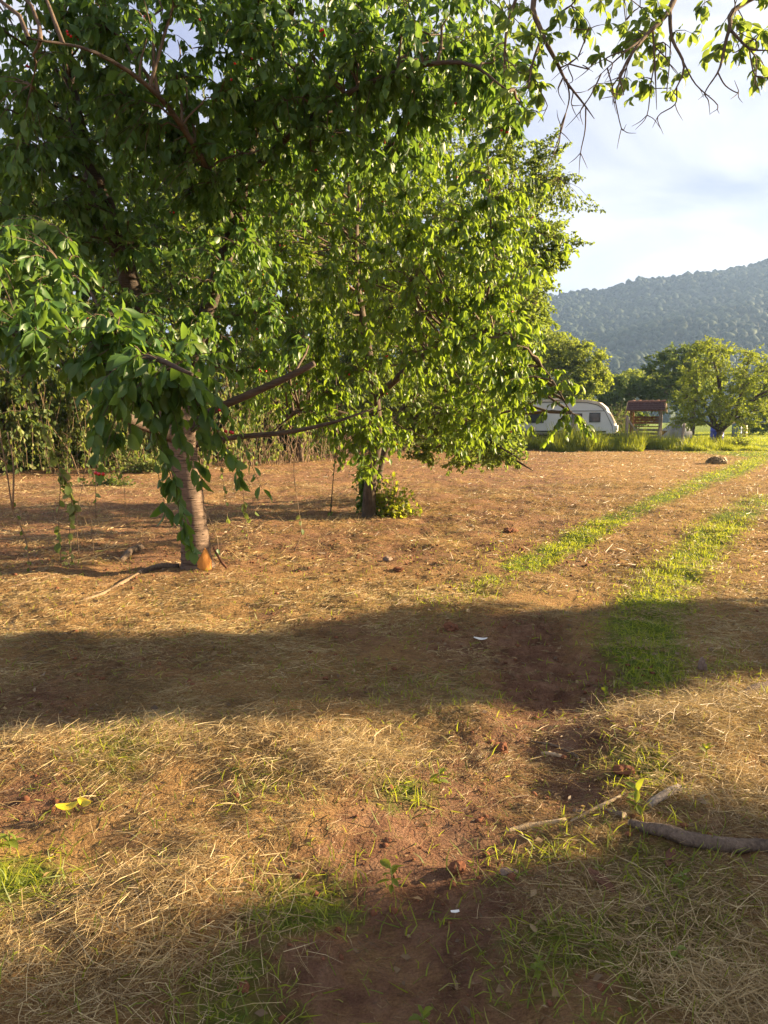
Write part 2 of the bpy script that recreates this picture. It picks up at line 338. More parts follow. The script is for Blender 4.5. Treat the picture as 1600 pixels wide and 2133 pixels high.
def ground_mat():
    m, n, l, out = mat('ground')
    def attr(a):
        q = n.new('ShaderNodeAttribute'); q.attribute_name = a; return q.outputs['Fac']
    def noise(sc, det=6, ro=.6, vec=None):
        q = n.new('ShaderNodeTexNoise'); q.inputs['Scale'].default_value = sc; q.inputs['Detail'].default_value = det; q.inputs['Roughness'].default_value = ro
        l.new(vec if vec else t.outputs['Object'], q.inputs['Vector']); return q.outputs[0]
    def math_(op, a, b, c=None):
        q = n.new('ShaderNodeMath'); q.operation = op; q.use_clamp = False
        for i, v in enumerate((a, b, c)):
            if v is None: continue
            if isinstance(v, (int, float)): q.inputs[i].default_value = v
            else: l.new(v, q.inputs[i])
        return q.outputs[0]
    def mix(f, a, b):
        q = n.new('ShaderNodeMixRGB'); l.new(f, q.inputs[0]); l.new(a, q.inputs[1]); l.new(b, q.inputs[2]); return q.outputs[0]
    t = n.new('ShaderNodeTexCoord')
    soil = ramp(n, [(.3, (.095, .047, .029)), (.5, (.23, .12, .072)), (.72, (.38, .23, .14))]); l.new(noise(7, 9, .7), soil.inputs[0])
    fibre = n.new('ShaderNodeMapping'); fibre.inputs['Scale'].default_value = (3, 14, 3); fibre.inputs['Rotation'].default_value = (0, 0, .25); l.new(t.outputs['Object'], fibre.inputs[0])
    fn = noise(9, 8, .75, fibre.outputs[0])
    hay = ramp(n, [(.28, (.16, .085, .038)), (.5, (.35, .205, .085)), (.72, (.54, .36, .155))]); l.new(fn, hay.inputs[0])
    gr = ramp(n, [(.3, (.07, .10, .015)), (.5, (.13, .18, .022)), (.72, (.22, .26, .03))]); l.new(noise(24, 8, .7), gr.inputs[0])
    def sharpen(a, nz, lo, hi, k=.8):
        s = math_('ADD', a, math_('MULTIPLY', math_('SUBTRACT', nz, .5), k))
        q = n.new('ShaderNodeMapRange'); q.inputs[1].default_value = lo; q.inputs[2].default_value = hi; l.new(s, q.inputs[0]); return q.outputs[0]
    c = mix(sharpen(attr('soil'), noise(11, 8, .75), .2, .75, 1.3), hay.outputs[0], soil.outputs[0])
    crumb = n.new('ShaderNodeTexVoronoi'); crumb.inputs['Scale'].default_value = 75; crumb.inputs['Randomness'].default_value = 1.0; l.new(t.outputs['Object'], crumb.inputs['Vector'])
    fine = noise(140, 4, .7); spk = ramp(n, [(.3, (.62, .60, .58)), (.5, (1, 1, 1)), (.75, (1.35, 1.3, 1.25))]); l.new(fine, spk.inputs[0])
    q_ = n.new('ShaderNodeMixRGB'); q_.blend_type = 'MULTIPLY'; q_.inputs[0].default_value = .8; l.new(c, q_.inputs[1]); l.new(spk.outputs[0], q_.inputs[2]); c = q_.outputs[0]
    c = mix(sharpen(attr('green'), noise(16, 8, .7), .25, .7, 1.0), c, gr.outputs[0])
    pr = n.new('ShaderNodeBsdfPrincipled'); pr.inputs['Roughness'].default_value = .95; pr.inputs['Specular IOR Level'].default_value = .1
    l.new(c, pr.inputs['Base Color'])
    b = n.new('ShaderNodeBump'); b.inputs['Strength'].default_value = 1.0; b.inputs['Distance'].default_value = .06
    l.new(math_('SUBTRACT', math_('ADD', noise(14, 9, .7), math_('MULTIPLY', fn, .6)), math_('MULTIPLY', crumb.outputs['Distance'], .35)), b.inputs['Height']); l.new(b.outputs[0], pr.inputs['Normal'])
    l.new(pr.outputs[0], out.inputs[0]); return m
M['ground'] = ground_mat()

# ------------------------------------------------------------------ ground sheet
def axis(segs):
    out = [segs[0][0]]
    for a, b, s0, s1 in segs:
        x = a
        while x < b - 1e-6:
            f = (x-a)/(b-a); x = min(b, x + s0*(1-f) + s1*f); out.append(x)
    return np.array(out)
xp = axis([(0, 4.5, .038, .08), (4.5, 12, .1, .5), (12, 60, .5, 5), (60, 400, 8, 40), (400, 2700, 60, 400)])
xs = np.concatenate([-xp[:0:-1], xp])
ys = axis([(-600, -300, 100, 80), (-300, -10, 60, 2), (-10, 1, 1, .1), (1, 5, .032, .042), (5, 10, .043, .08), (10, 24, .08, .28), (24, 60, .26, 1.2), (60, 400, 2, 40), (400, 2400, 60, 400)])
gx, gy = np.meshgrid(xs, ys); nx, ny = len(xs), len(ys)
gz = H(gx.ravel(), gy.ravel())
i = np.arange(ny-1)[:, None]*nx + np.arange(nx-1)[None, :]
Q = np.stack([i, i+1, i+nx+1, i+nx], -1).reshape(-1, 4)
gme = np_mesh('ground', np.stack([gx.ravel(), gy.ravel(), gz], 1), [Q], M['ground'])
for nm, fn in (('soil', soil_mask), ('green', green_mask)):
    a = gme.attributes.new(nm, 'FLOAT', 'POINT'); a.data.foreach_set('value', fn(gx.ravel(), gy.ravel()).astype(np.float32))
tag(link('ground', gme), kind='structure', label='red brown mown field with cut hay and two green track strips')

# ------------------------------------------------------------------ hill and its wood
RIDGE = [(-2200, 780), (0, 760), (700, 700), (1110, 612), (1200, 605), (1300, 590), (1450, 562), (1600, 533), (2000, 500), (3000, 540), (6000, 640)]
rt = []
for px, py in RIDGE:
    v = P(px, py, 950.0); rt.append((v[0], v[2]))
def hill_z(x, y):
    k = x / np.maximum(y, 1) * 950
    zr = np.interp(k, [a for a, b in rt], [b for a, b in rt]) - 6
    t = np.clip((y - 330)/620, 0, 1.6)
    z = zr*np.where(t < 1, t**1.15*(1.0), 1 - .25*(t-1))
    return z*(y/950)**.25 + 26*(fbm(x/130, y/130, 71)-.5)*sstep(.05, .3, t) - 2
hx = np.linspace(-1500, 2500, 130); hy = np.linspace(300, 1300, 46)
HX, HY = np.meshgrid(hx, hy); hz = hill_z(HX.ravel(), HY.ravel())
i = np.arange(45)[:, None]*130 + np.arange(129)[None, :]
tag(link('hill', np_mesh('hill', np.stack([HX.ravel(), HY.ravel(), hz], 1), [np.stack([i, i+1, i+131, i+130], -1).reshape(-1, 4)], M['forest'], np.full(len(hz), .2))), kind='structure', label='wooded hill rising to the right behind the orchard')
bm = bmesh.new(); bmesh.ops.create_icosphere(bm, subdivisions=2, radius=1.0)
ICO1 = bmesh.new(); bmesh.ops.create_icosphere(ICO1, subdivisions=1, radius=1.0); I1V = np.array([v.co for v in ICO1.verts]); I1F = np.array([[v.index for v in f.verts] for f in ICO1.faces]); ICO1.free()
ICO_V = np.array([v.co for v in bm.verts]); ICO_F = np.array([[v.index for v in f.verts] for f in bm.faces]); bm.free()
def lumps(centres, rad, squash, jit, mat_, name, rs, full=True):
    ICO_V, ICO_F = (globals()['ICO_V'], globals()['ICO_F']) if full else (I1V, I1F)
    n = len(centres); k = len(ICO_V)
    d = 1 + jit*(rs.random((n, k)) - .5)*2
    V = ICO_V[None]*d[..., None]*rad[:, None, None]*np.array((1, 1, squash)) + centres[:, None, :]
    IF = ICO_F if full else ICO_F[ICO_V[ICO_F].mean(1)[:, 2] > -.35]
    Fc = (IF[None] + (np.arange(n)*k)[:, None, None]).reshape(-1, 3)
    base = rs.random(n)
    return np_mesh(name, V.reshape(-1, 3), [Fc], mat_, (base[:, None] + (rs.random((n, k))-.5)*.25).clip(0, 1).ravel(), smooth=True)
rs = np.random.default_rng(5)
N = 11000
fy = 330 + 640*rs.random(N)**.8; fx = fy*(.08 + .52*rs.random(N))
fr = 1.5 + 3.0*rs.random(N)**2.2
fz = hill_z(fx, fy) + fr*.75
tag(link('hillside_wood', lumps(np.stack([fx, fy, fz], 1), fr, 1.0, .24, M['forest'], 'hillside_wood', rs, False)), 'dense broadleaf wood covering the blue hazy hillside', 'forest', kind='stuff')

# ------------------------------------------------------------------ leaves
def template(kind):
    if kind == 'fine':     # 12 triangles, folded on the midrib, tip curling down
        st = [(.22, .66), (.5, 1.0), (.78, .74)]; V = [(0, 0, 0)]
        for t, w in st: z = -.16*t*t; V += [(-.5*w, t, z+.10*w), (0, t, z), (.5*w, t, z+.10*w)]
        V.append((0, 1, -.20))
        T = [(0, 2, 1), (0, 3, 2)]
        for s in (1, 4): T += [(s, s+1, s+4), (s, s+4, s+3), (s+1, s+2, s+5), (s+1, s+5, s+4)]
        T += [(7, 8, 10), (8, 9, 10)]
    elif kind == 'mid':    # 4 triangles
        V = [(0, 0, 0), (-.5, .45, .08), (0, .55, -.04), (.5, .45, .08), (0, 1, -.14)]
        T = [(0, 2, 1), (0, 3, 2), (1, 2, 4), (2, 3, 4)]
    else:                  # 2 triangles
        V = [(0, 0, 0), (-.5, .5, .1), (.5, .5, .1), (0, 1, -.05)]; T = [(0, 3, 1), (0, 2, 3)]
    return np.array(V, float), np.array(T)
def unit(a): return a/(np.linalg.norm(a, axis=-1, keepdims=True) + 1e-9)
class Leaves:
    def __init__(s): s.p = []; s.d = []; s.n = []; s.L = []; s.W = []; s.r = []
    def add(s, p, d, n, L, W, r):
        for a, b in zip((s.p, s.d, s.n, s.L, s.W, s.r), (p, d, n, L, W, r)): a.append(b)
    def cat(s):
        return [np.concatenate(a) for a in (s.p, s.d, s.n, s.L, s.W, s.r)]
    def build(s, parent, tmpl, mat_, name='foliage', nparts=0, part='leaf', lod=None):
        p, d, n, L, W, r = s.cat(); d = unit(d); n = unit(n - d*np.sum(n*d, 1)[:, None]); x = np.cross(d, n)
        keep = np.ones(len(p), bool)
        TV, TT = template(tmpl)
        if nparts:
            u, v, f = project(p + d*L[:, None]*.5)
            face = np.abs(np.sum(n*unit(p - np.array((0, 0, CAM_H))), 1))
            sc = L/f*(.35 + face); sc[(u < 5) | (u > 1595) | (v < 5) | (v > 2100)] = -1
            idx = np.argsort(-sc)[:nparts]; idx = idx[sc[idx] > 0]; keep[idx] = False
            var = []
            for q in range(6):
                jit = 1 + .10*(np.random.default_rng(q).random(TV.shape) - .5)
                var.append(np_mesh(part, TV*jit, [TT], mat_, np.full(len(TV), (q+.5)/6)))
            for q in idx:
                o = link(part, var[min(5, int(r[q]*6))], parent)
                A = Matrix(((x[q, 0]*W[q], d[q, 0]*L[q], n[q, 0]*L[q], p[q, 0]), (x[q, 1]*W[q], d[q, 1]*L[q], n[q, 1]*L[q], p[q, 1]), (x[q, 2]*W[q], d[q, 2]*L[q], n[q, 2]*L[q], p[q, 2]), (0, 0, 0, 1)))
                if parent: A = Matrix.Translation(-Vector(parent.location)) @ A
                o.matrix_local = A
        sets = [(keep, tmpl)]
        if isinstance(lod, tuple):
            f = project(p)[2]; u, v, _ = project(p); nr = (f < lod[1]) & (u > -150) & (u < 1750) & (v > -150)
            sets = [(keep & nr, tmpl), (keep & ~nr, lod[0])]
        for kp, tm in sets:
            if kp.any(): o = s._mesh(parent, tm, mat_, name, [a[kp] for a in (p, d, n, x, L, W, r)])
        return o
    def _mesh(s, parent, tmpl, mat_, name, arrs):
        p, d, n, x, L, W, r = arrs; TV, TT = template(tmpl)
        V = p[:, None] + TV[None, :, 0:1]*(x*W[:, None])[:, None] + TV[None, :, 1:2]*(d*L[:, None])[:, None] + TV[None, :, 2:3]*(n*L[:, None])[:, None]
        k = len(TV); T = (TT[None] + (np.arange(len(p))*k)[:, None, None]).reshape(-1, 3)
        V = V.reshape(-1, 3)
        if parent: V = V - np.array(parent.location)
        o = link(name, np_mesh(name, V, [T], mat_, np.repeat(r, k), smooth=True), parent)
        o['kind'] = 'stuff'
        return o
def ell(px, py, d, rx, ry, rd):
    return P(px, py, d), np.array((rx*d/F, rd, ry*d/F))
def in_ellipsoids(E, n, rs, shell=.3):
    vol = np.array([np.prod(r)**.7 for c, r in E]); vol /= vol.sum()
    k = rs.choice(len(E), n, p=vol); u = unit(rs.normal(size=(n, 3)))*(rs.random(n)**shell)[:, None]
    C = np.array([c for c, r in E]); Rr = np.array([r for c, r in E])
    return C[k] + u*Rr[k]
def bez(S, C, E, t):
    t = t[..., None]; return S*(1-t)**2 + C*2*t*(1-t) + E*t*t
def make_tree(name, label, limbs, E, seed, ntw=600, K=14, L=.1, W=.5, tmpl='fine', leaf='cherry_leaf', bark='dark_bark', twig=.5, droop=.5,
              hubs=40, nparts=0, fruits=0, cat='tree', group=None, shell=.3, zmin=.15, extra=None, tw_r=.004, hub_r=.02, Lvar=.3, sides=12, clump=0.0, auto=True, lod=None):
    rs = np.random.default_rng(seed)
    base = np.array(limbs[0][0][0], float)
    root = tag(empty(name, base), label, cat, group)
    nodes = []
    # limbs given by hand, then one towards each foliage mass
    ls = list(limbs)
    if auto:
        tp, tr = np.array(limbs[0][0], float), limbs[0][1]
        for c, r in E:
            tpc = catmull(tp, 4); j = int(np.argmin(np.linalg.norm(tpc - c, axis=1) + 1.2*np.maximum(0, tpc[:, 2] - c[2]))) ; j = max(j, len(tpc)//3)
            s = tpc[j]; mid = (s + c)/2 + np.array((rs.normal()*.1, rs.normal()*.1, .12*np.linalg.norm(c - s)))
            rr = np.interp(j/len(tpc), np.linspace(0, 1, len(tr)), tr)*.5
            ls.append(([s, mid, c, c + (c-mid)*.35], [rr, rr*.8, rr*.5, rr*.2]))
    for q, (pts, rad) in enumerate(ls):
        pts = np.array(pts, float)
        b = MB(); V, Fs = tube_np(pts - base, rad, sides if q == 0 else max(6, sides-4), 6 if q == 0 else 4, .05, seed+q); b.add(V, Fs)
        b.build('trunk' if q == 0 else 'limb', M[bark if q == 0 or bark != 'cherry_bark' else 'limb_bark'], root, smooth=True)
        cc = catmull(pts, 6); nodes.append(cc[len(cc)//2:] if q == 0 else cc[2:])
    nodes = np.concatenate(nodes)
    # secondary branches to hubs
    Hc = in_ellipsoids(E, hubs, rs, .45)
    dd = np.linalg.norm(Hc[:, None] - nodes[None], axis=2) + .6*np.maximum(0, nodes[None, :, 2] - Hc[:, None, 2]); S = nodes[np.argmin(dd, 1)]
    t = np.linspace(0, 1, 7); ln = np.linalg.norm(Hc - S, axis=1)
    Cc = (S+Hc)/2 + rs.normal(size=S.shape)*.08*ln[:, None] + np.array((0, 0, 1.))*.18*ln[:, None]
    HB = bez(S[:, None], Cc[:, None], Hc[:, None], np.broadcast_to(t, (hubs, 7)))
    HB[:, 1:-1] += rs.normal(size=(hubs, 5, 3))*.02*ln[:, None, None]
    V1, Q1 = tubes_batch(HB, hub_r*(1 - .75*t)[None]*(.5 + .5*np.minimum(1, ln/1.2))[:, None], 5)
    hn = np.concatenate([HB[:, 3:].reshape(-1, 3), nodes])
    # leafy twigs
    Et = in_ellipsoids(E, ntw, rs, shell)
    if clump:
        cl = vnoise(Et[:, 0]*clump + Et[:, 1]*clump*.7, Et[:, 2]*clump + 40, seed); Et = Et[cl > .36 + .12*rs.random(len(Et))]
    if extra is not None: Et = np.concatenate([Et, extra])
    Et = Et[Et[:, 2] > zmin]; nt_ = len(Et)
    j = np.array([np.argmin(np.linalg.norm(hn - e, axis=1)) for e in Et]); St = hn[j]
    ds = np.linalg.norm(Et - St, axis=1)
    Ct = (St+Et)/2 + np.array((0, 0, 1.))*(.10 + .22*droop)*ds[:, None] + rs.normal(size=St.shape)*.06*ds[:, None]
    Et = Et - np.array((0, 0, 1.))*(.25*droop*twig*rs.random(nt_))[:, None]
    tn = 4 if tmpl == 'fine' else 3; t5 = np.linspace(0, 1, tn); TB = bez(St[:, None], Ct[:, None], Et[:, None], np.broadcast_to(t5, (nt_, tn)))
    if tmpl == 'low': TB = TB[::2]
    V2, Q2 = tubes_batch(TB, np.broadcast_to(tw_r*(1.3 - .9*t5)[None], (len(TB), tn)), 3)
    me = np_mesh('twigs', np.concatenate([V1, V2]) - base, [np.concatenate([Q1, Q2 + len(V1)])], M['twig'])
    tw = link('twigs', me, root); tw['kind'] = 'stuff'
    lv = Leaves()
    t0 = np.clip(1 - twig/np.maximum(ds, .05), .08, .8)
    tt = t0[:, None] + (1 - t0)[:, None]*(rs.random((nt_, K))**.8); tt[:, -2:] = 1.0
    pos = bez(St[:, None], Ct[:, None], Et[:, None], tt)
    tan = unit(2*(1-tt)[..., None]*(Ct-St)[:, None] + 2*tt[..., None]*(Et-Ct)[:, None])
    side = unit(rs.normal(size=(nt_, K, 3))*np.array((1, 1, .5)))
    d = unit(.45*tan + .75*side + np.array((0, 0, -1.))*(.25 + droop)*(.5 + rs.random((nt_, K))[..., None]))
    up = unit(np.array((0, 0, 1.)) + .75*rs.normal(size=(nt_, K, 3)))
    nrm = np.cross(d, np.cross(up, d))
    Ls = L*(1 + Lvar*(rs.random((nt_, K))*2 - 1.15)); pos = pos + d*.12*L
    tone = (.5*rs.random((nt_, 1)) + .5*rs.random((nt_, K)))
    lv.add(pos.reshape(-1, 3), d.reshape(-1, 3), nrm.reshape(-1, 3), Ls.ravel(), (Ls*W*(.65 + .6*rs.random((nt_, K)))).ravel(), tone.ravel())
    lv.build(root, tmpl, M[leaf], 'foliage', nparts, lod=lod)
    if fruits:
        u, v, f = project(Et); ok = np.where((u > 0) & (u < 1250) & (v > 0) & (v < 1100))[0]; pick = rs.choice(ok, fruits)
        fm = np_mesh('cherry', ICO_V*.0115, [ICO_F], M['cherry_red'])
        for q in pick:
            for _ in range(rs.integers(1, 4)):
                c = Et[q] + np.array((rs.normal()*.02, rs.normal()*.02 - .03, -.05 - .02*rs.random()))
                o = link('cherry', fm, root); o.location = tuple(c - base)
    return root

# ---- the near cherry tree
cx, cy = G(412, 1182); cz = Hs(cx, cy) - .12
D0 = cy
T0 = [(cx, cy, cz), (cx-.01, cy, cz+.25), P(399, 1060, D0), P(384, 960, D0), P(374, 890, D0), P(372, 835, D0)]
limbsA = [
    (T0, [.205, .165, .138, .142, .158, .06]),
    ([P(376, 925, D0), P(348, 840, D0+.05), P(290, 650, D0), P(262, 560, D0), P(235, 470, D0-.1), P(178, 320, D0-.2), P(150, 200, D0-.3), P(120, -60, D0-.2)], [.12, .105, .10, .10, .095, .085, .07, .04]),
    ([P(374, 920, D0), P(402, 770, D0+.1), P(440, 620, D0+.2), P(490, 470, D0+.3), P(512, 350, D0+.3), P(540, 210, D0+.2), P(600, 40, D0), P(640, -150, D0)], [.11, .09, .085, .085, .075, .065, .05, .03]),
    ([P(385, 905, D0), P(440, 858, D0-.1), P(500, 830, D0-.2), P(590, 790, D0-.3), P(655, 757, D0-.4)], [.055, .042, .040, .036, .030]),
    ([P(385, 930, D0), P(480, 912, D0+.1), P(600, 900, D0+.2), P(700, 878, D0+.3), P(780, 850, D0+.4)], [.036, .03, .025, .018, .008]),
    ([P(374, 915, D0), P(300, 885, D0-.8), P(250, 860, D0-1.8), P(210, 790, D0-2.8), P(300, 745, D0-3.5), P(400, 780, D0-3.9)], [.07, .055, .042, .032, .02, .01]),
    ([P(285, 640, D0), P(180, 670, D0-1.2), P(90, 700, D0-2.4), P(0, 690, D0-3.2)], [.055, .04, .028, .015]),
    ([P(505, 380, D0+.3), P(640, 250, D0-.5), P(800, 160, D0-1.2), P(960, 130, D0-1.6), P(1060, 190, D0-1.8)], [.04, .032, .024, .015, .006]),
    ([P(490, 470, D0+.3), P(420, 330, D0-.8), P(330, 200, D0-1.6), P(200, 110, D0-2.2), P(60, 80, D0-2.5)], [.034, .027, .02, .013, .006]),
]
EA = [ell(100, 110, 7.2, 220, 190, 1.1), ell(360, 110, 7.4, 240, 180, 1.2), ell(640, 80, 7.6, 220, 160, 1.2), ell(870, 90, 7.2, 190, 120, .9), ell(280, 330, 7.8, 260, 140, 1.1),
      ell(60, 400, 7.2, 140, 110, .9), ell(560, 300, 8.2, 210, 150, 1.1), ell(60, 560, 6.0, 120, 110, .7), ell(130, 690, 5.0, 190, 90, .5), ell(330, 770, 5.0, 170, 80, .7), ell(220, 880, 4.6, 50, 60, .08),
      ell(430, 870, 5.0, 90, 40, .12), ell(800, 230, 7.6, 180, 110, .9), ell(1020, 190, 7.0, 100, 110, .5), ell(330, -160, 7.8, 480, 90, 1.4), ell(380, 540, 8.2, 220, 120, .9), ell(300, 680, 7.6, 160, 80, .6), ell(520, 700, 8.6, 130, 90, .6)]
hang = [P(x, y, d) for x, y, d in ((350, 990, 5.0), (375, 1060, 5.0), (390, 1120, 5.05), (500, 985, 5.2), (545, 1000, 5.4), (480, 940, 5.0), (330, 930, 4.8), (210, 940, 4.5), (190, 900, 4.5), (365, 1000, 5.0), (385, 1090, 5.05), (400, 1140, 5.1), (345, 1060, 5.0), (440, 930, 5.1), (465, 900, 5.0), (400, 960, 5.0), (420, 990, 5.1))]
cherry = make_tree('cherry_tree', 'nearest cherry tree with ringed sunlit trunk and large dark leaves', limbsA, EA, 11, lod=('mid', 6.2), ntw=2800, K=14, L=.102, W=.52, Lvar=.5, nparts=300, fruits=70,
          bark='cherry_bark', twig=.42, droop=.62, hubs=150, extra=np.array(hang), hub_r=.018, sides=20, auto=False, group='cherry trees')
# fresh cut at the foot of the trunk
b = MB(); c0 = np.array((cx, cy, cz))
V, Fs = tube_np([(.09, -.085, .10), (.085, -.085, .22), (.085, -.075, .36)], [.10, .085, .03], 9, 2, .1, 3); b.add(V, Fs)
tag(b.build('cut_scar', M['cut_wood'], cherry, True), label='orange fresh cut scar at the foot of the trunk')
b = MB(); b.tube([(.19, -.07, .36), (.26, -.06, .22), (.33, -.06, .13)], [.008, .016, .012], 6, 3, .2)
b.build('bark_flap', M['bark_chip'], cherry, True)
# ringed bark: thin raised lenticel bands round the trunk
b = MB(); tpc = catmull(np.array(T0), 16); trr = np.interp(np.linspace(0, 1, len(tpc)), np.linspace(0, 1, 6), [.205, .165, .138, .142, .158, .06])
rsb = np.random.default_rng(3)
for k in range(130):
    f = rsb.uniform(.12, .80)*(len(tpc)-1); k0 = int(f); c = tpc[k0]*(1-f+k0) + tpc[min(k0+1, len(tpc)-1)]*(f-k0); r = np.interp(f, np.arange(len(tpc)), trr)
    a0 = rsb.uniform(0, 6.28); sp = rsb.uniform(.25, 1.3); aa = np.linspace(a0, a0+sp, 6)
    pts = np.stack([c[0] + np.cos(aa)*(r+.001), c[1] + np.sin(aa)*(r+.001), np.full(6, c[2]) + rsb.normal(size=6)*.002], 1) - c0
    V, Fs = tube_np(pts, np.array([.0005, .005, .007, .006, .005, .0005])*rsb.uniform(.5, 1.3), 4, 1); b.add(V, Fs)
o = b.build('bark_band', M['band_bark'], cherry, True); o['kind'] = 'stuff'

# ---- the second cherry tree, sunlit, behind
bx, by = G(768, 1078); bz = Hs(bx, by) - .1
limbsB = [([(bx, by, bz), P(772, 1000, by), P(785, 920, by), P(780, 820, by), P(760, 700, by), P(740, 560, by), P(745, 400, by), P(770, 200, by)], [.13, .095, .085, .08, .075, .065, .05, .03]),
          ([P(782, 830, by), P(860, 760, by-.8), P(960, 690, by-1.8), P(1060, 700, by-2.6), P(1140, 780, by-3.0), P(1190, 860, by-3.2)], [.06, .05, .04, .03, .02, .006]),
          ([P(780, 880, by), P(740, 868, by-.4), P(640, 850, by-.6), P(560, 905, by-.8)], [.045, .035, .025, .01])]
EB = [ell(850, 600, 10.3, 220, 150, 1.6), ell(1010, 700, 9.6, 130, 110, 1.0), ell(1060, 820, 9.4, 75, 80, .5), ell(700, 460, 10.8, 220, 130, 1.4), ell(930, 440, 10.4, 170, 120, 1.2),
      ell(760, 300, 10.8, 190, 120, 1.3), ell(620, 620, 11, 130, 110, .9), ell(480, 480, 11.5, 160, 140, 1.2), ell(860, 800, 10.4, 110, 80, .7), ell(700, 760, 11, 110, 70, .6), ell(800, 900, 11.6, 60, 60, .4), ell(1010, 850, 10.4, 90, 80, .6), ell(960, 900, 11, 90, 50, .5), ell(760, 930, 11.6, 70, 80, .4), ell(690, 860, 11.2, 90, 70, .5), ell(560, 850, 12.5, 110, 60, .5), ell(600, 780, 11.5, 120, 70, .6), ell(640, 700, 11, 130, 80, .7), ell(1010, 560, 9.8, 120, 90, .9), ell(790, 120, 11, 220, 110, 1.4), ell(1050, 460, 10, 90, 80, .7)]
exB = [P(x, y, d) for x, y, d in ((1175, 850, 9.3), (1210, 790, 9.3), (1200, 820, 9.2), (1130, 850, 9.2), (1150, 890, 9.2), (1180, 905, 9.15), (1165, 870, 9.2), (1110, 880, 9.2), (1140, 910, 9.2), (1240, 905, 9.1), (1215, 885, 9.15), (1225, 895, 9.1), (1190, 780, 9.3),
      (760, 850, 11), (800, 880, 11), (770, 900, 11), (1120, 810, 9.3), (1150, 800, 9.3), (1170, 765, 9.4), (1130, 760, 9.4), (1180, 500, 9.5), (1195, 520, 9.4), (1170, 470, 9.5), (1150, 560, 9.5), (1140, 380, 9.8))]
cherryB = make_tree('cherry_tree', 'sunlit cherry tree with drooping branches and leafy shoots at its foot', limbsB, EB, 12, lod=('mid', 9.6), ntw=2500, K=14, L=.098, W=.46, Lvar=.55, nparts=300, fruits=60, tmpl='fine', leaf='sunlit_tint_cherry_leaf',
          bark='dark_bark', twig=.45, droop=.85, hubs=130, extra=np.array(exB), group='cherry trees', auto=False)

# ---- small-leaved pear behind them, twigs standing out against the sky
px_, py_ = -.28, 15.6
limbsC = [([(px_, py_, -.1), (.1, 15.6, 1.2), (.9, 15.5, 2.6), (1.8, 15.4, 4.2), (2.5, 15.3, 6.3)], [.10, .09, .08, .06, .03])]
EC = [ell(960, 330, 15.5, 150, 130, 1.5), ell(1090, 400, 15, 100, 110, 1.2), ell(1120, 500, 14.8, 80, 90, .9), ell(1100, 600, 14.6, 70, 90, .8), ell(1000, 600, 15, 130, 140, 1.5), ell(1060, 700, 14.5, 80, 110, 1.0), ell(1030, 880, 13.8, 70, 90, .7), ell(900, 480, 16, 140, 150, 1.5),
      ell(940, 820, 15, 120, 120, 1.2), ell(850, 700, 15.5, 130, 150, 1.3), ell(1000, 920, 14, 80, 50, .8), ell(960, 950, 15.0, 100, 40, .6), ell(1040, 930, 13.2, 60, 50, .5), ell(880, 900, 15, 90, 60, .6), ell(1010, 790, 14, 90, 60, .8), ell(1140, 520, 14.6, 50, 60, .6), ell(980, 180, 16, 100, 90, 1.0), ell(1060, 950, 13.4, 35, 30, .35)]
exC = []
for x0, y0, x1, y1 in ((1110, 430, 1258, 438), (1100, 400, 1218, 370), (1090, 350, 1190, 295), (1120, 480, 1235, 505), (1120, 520, 1190, 545), (1060, 300, 1120, 190), (1100, 330, 1165, 265), (1130, 560, 1185, 555), (1040, 250, 1085, 130), (990, 200, 1010, 90), (1110, 640, 1165, 680)):
    for k in range(16):
        f = k/15; exC.append(P(x0 + (x1-x0)*f, y0 + (y1-y0)*f + random.uniform(-6, 6)*(1-f), 14.6))
make_tree('pear_tree', 'small leaved fruit tree with spiky twigs against the sky', limbsC, EC, 13, ntw=4200, K=22, L=.07, W=.6, tmpl='low', leaf='pear_leaf', twig=.35, droop=.12, hubs=90, extra=np.array(exC), hub_r=.014, shell=.33, zmin=.12)

# ---- trees of the thicket behind
def back_tree(label, x, y, E, seed, ntw, L=.085, leaf='thicket_leaf', K=20, **kw):
    h = max(c[2] + r[2]*.5 for c, r in E)
    lm = [([(x, y, -.1), (x+.1, y, h*.25), (x-.1, y+.1, h*.5), (x+.1, y, h*.8)], [.16, .12, .10, .04])]
    return make_tree('thicket_tree', label, lm, E, seed, int(ntw*.66), 20, L*2.0, .6, 'low', leaf, 'dark_bark', .7, .45, 70, group='trees of the thicket', shell=.4, zmin=.25, hub_r=.025, tw_r=.006, sides=8, **kw)
back_tree('dark leafy thicket tree at the left edge of the field', -11.2, 22.5, [ell(60, 560, 22, 150, 170, 2), ell(20, 800, 21.5, 120, 140, 1.6), ell(160, 750, 23, 110, 150, 1.6), ell(0, 380, 23, 120, 90, 1.6)], 21, 1500)
back_tree('broad thicket tree standing behind the nearest cherry trunk', -6.5, 24.5, [ell(330, 560, 24, 170, 190, 2), ell(330, 800, 24, 130, 120, 1.4), ell(300, 330, 25, 140, 110, 1.6), ell(450, 450, 25, 120, 150, 1.6)], 22, 1900)
back_tree('tall thicket tree behind the cut cherry limb', -3.2, 29, [ell(580, 480, 28, 150, 200, 2.4), ell(560, 720, 28, 130, 110, 2), ell(560, 260, 29, 140, 120, 2)], 23, 1700, .10)
back_tree('thicket tree between the two cherry trunks and the bank', .2, 34, [ell(760, 560, 33, 140, 200, 2.6), ell(730, 790, 32, 120, 90, 2), ell(860, 830, 34, 110, 80, 2)], 24, 1700, .11)
back_tree('thicket tree at the right end of the thicket', 3.2, 41, [ell(920, 620, 39, 120, 170, 3), ell(930, 830, 39, 110, 80, 2.4), ell(1040, 800, 40, 80, 90, 2)], 25, 1500, .12)
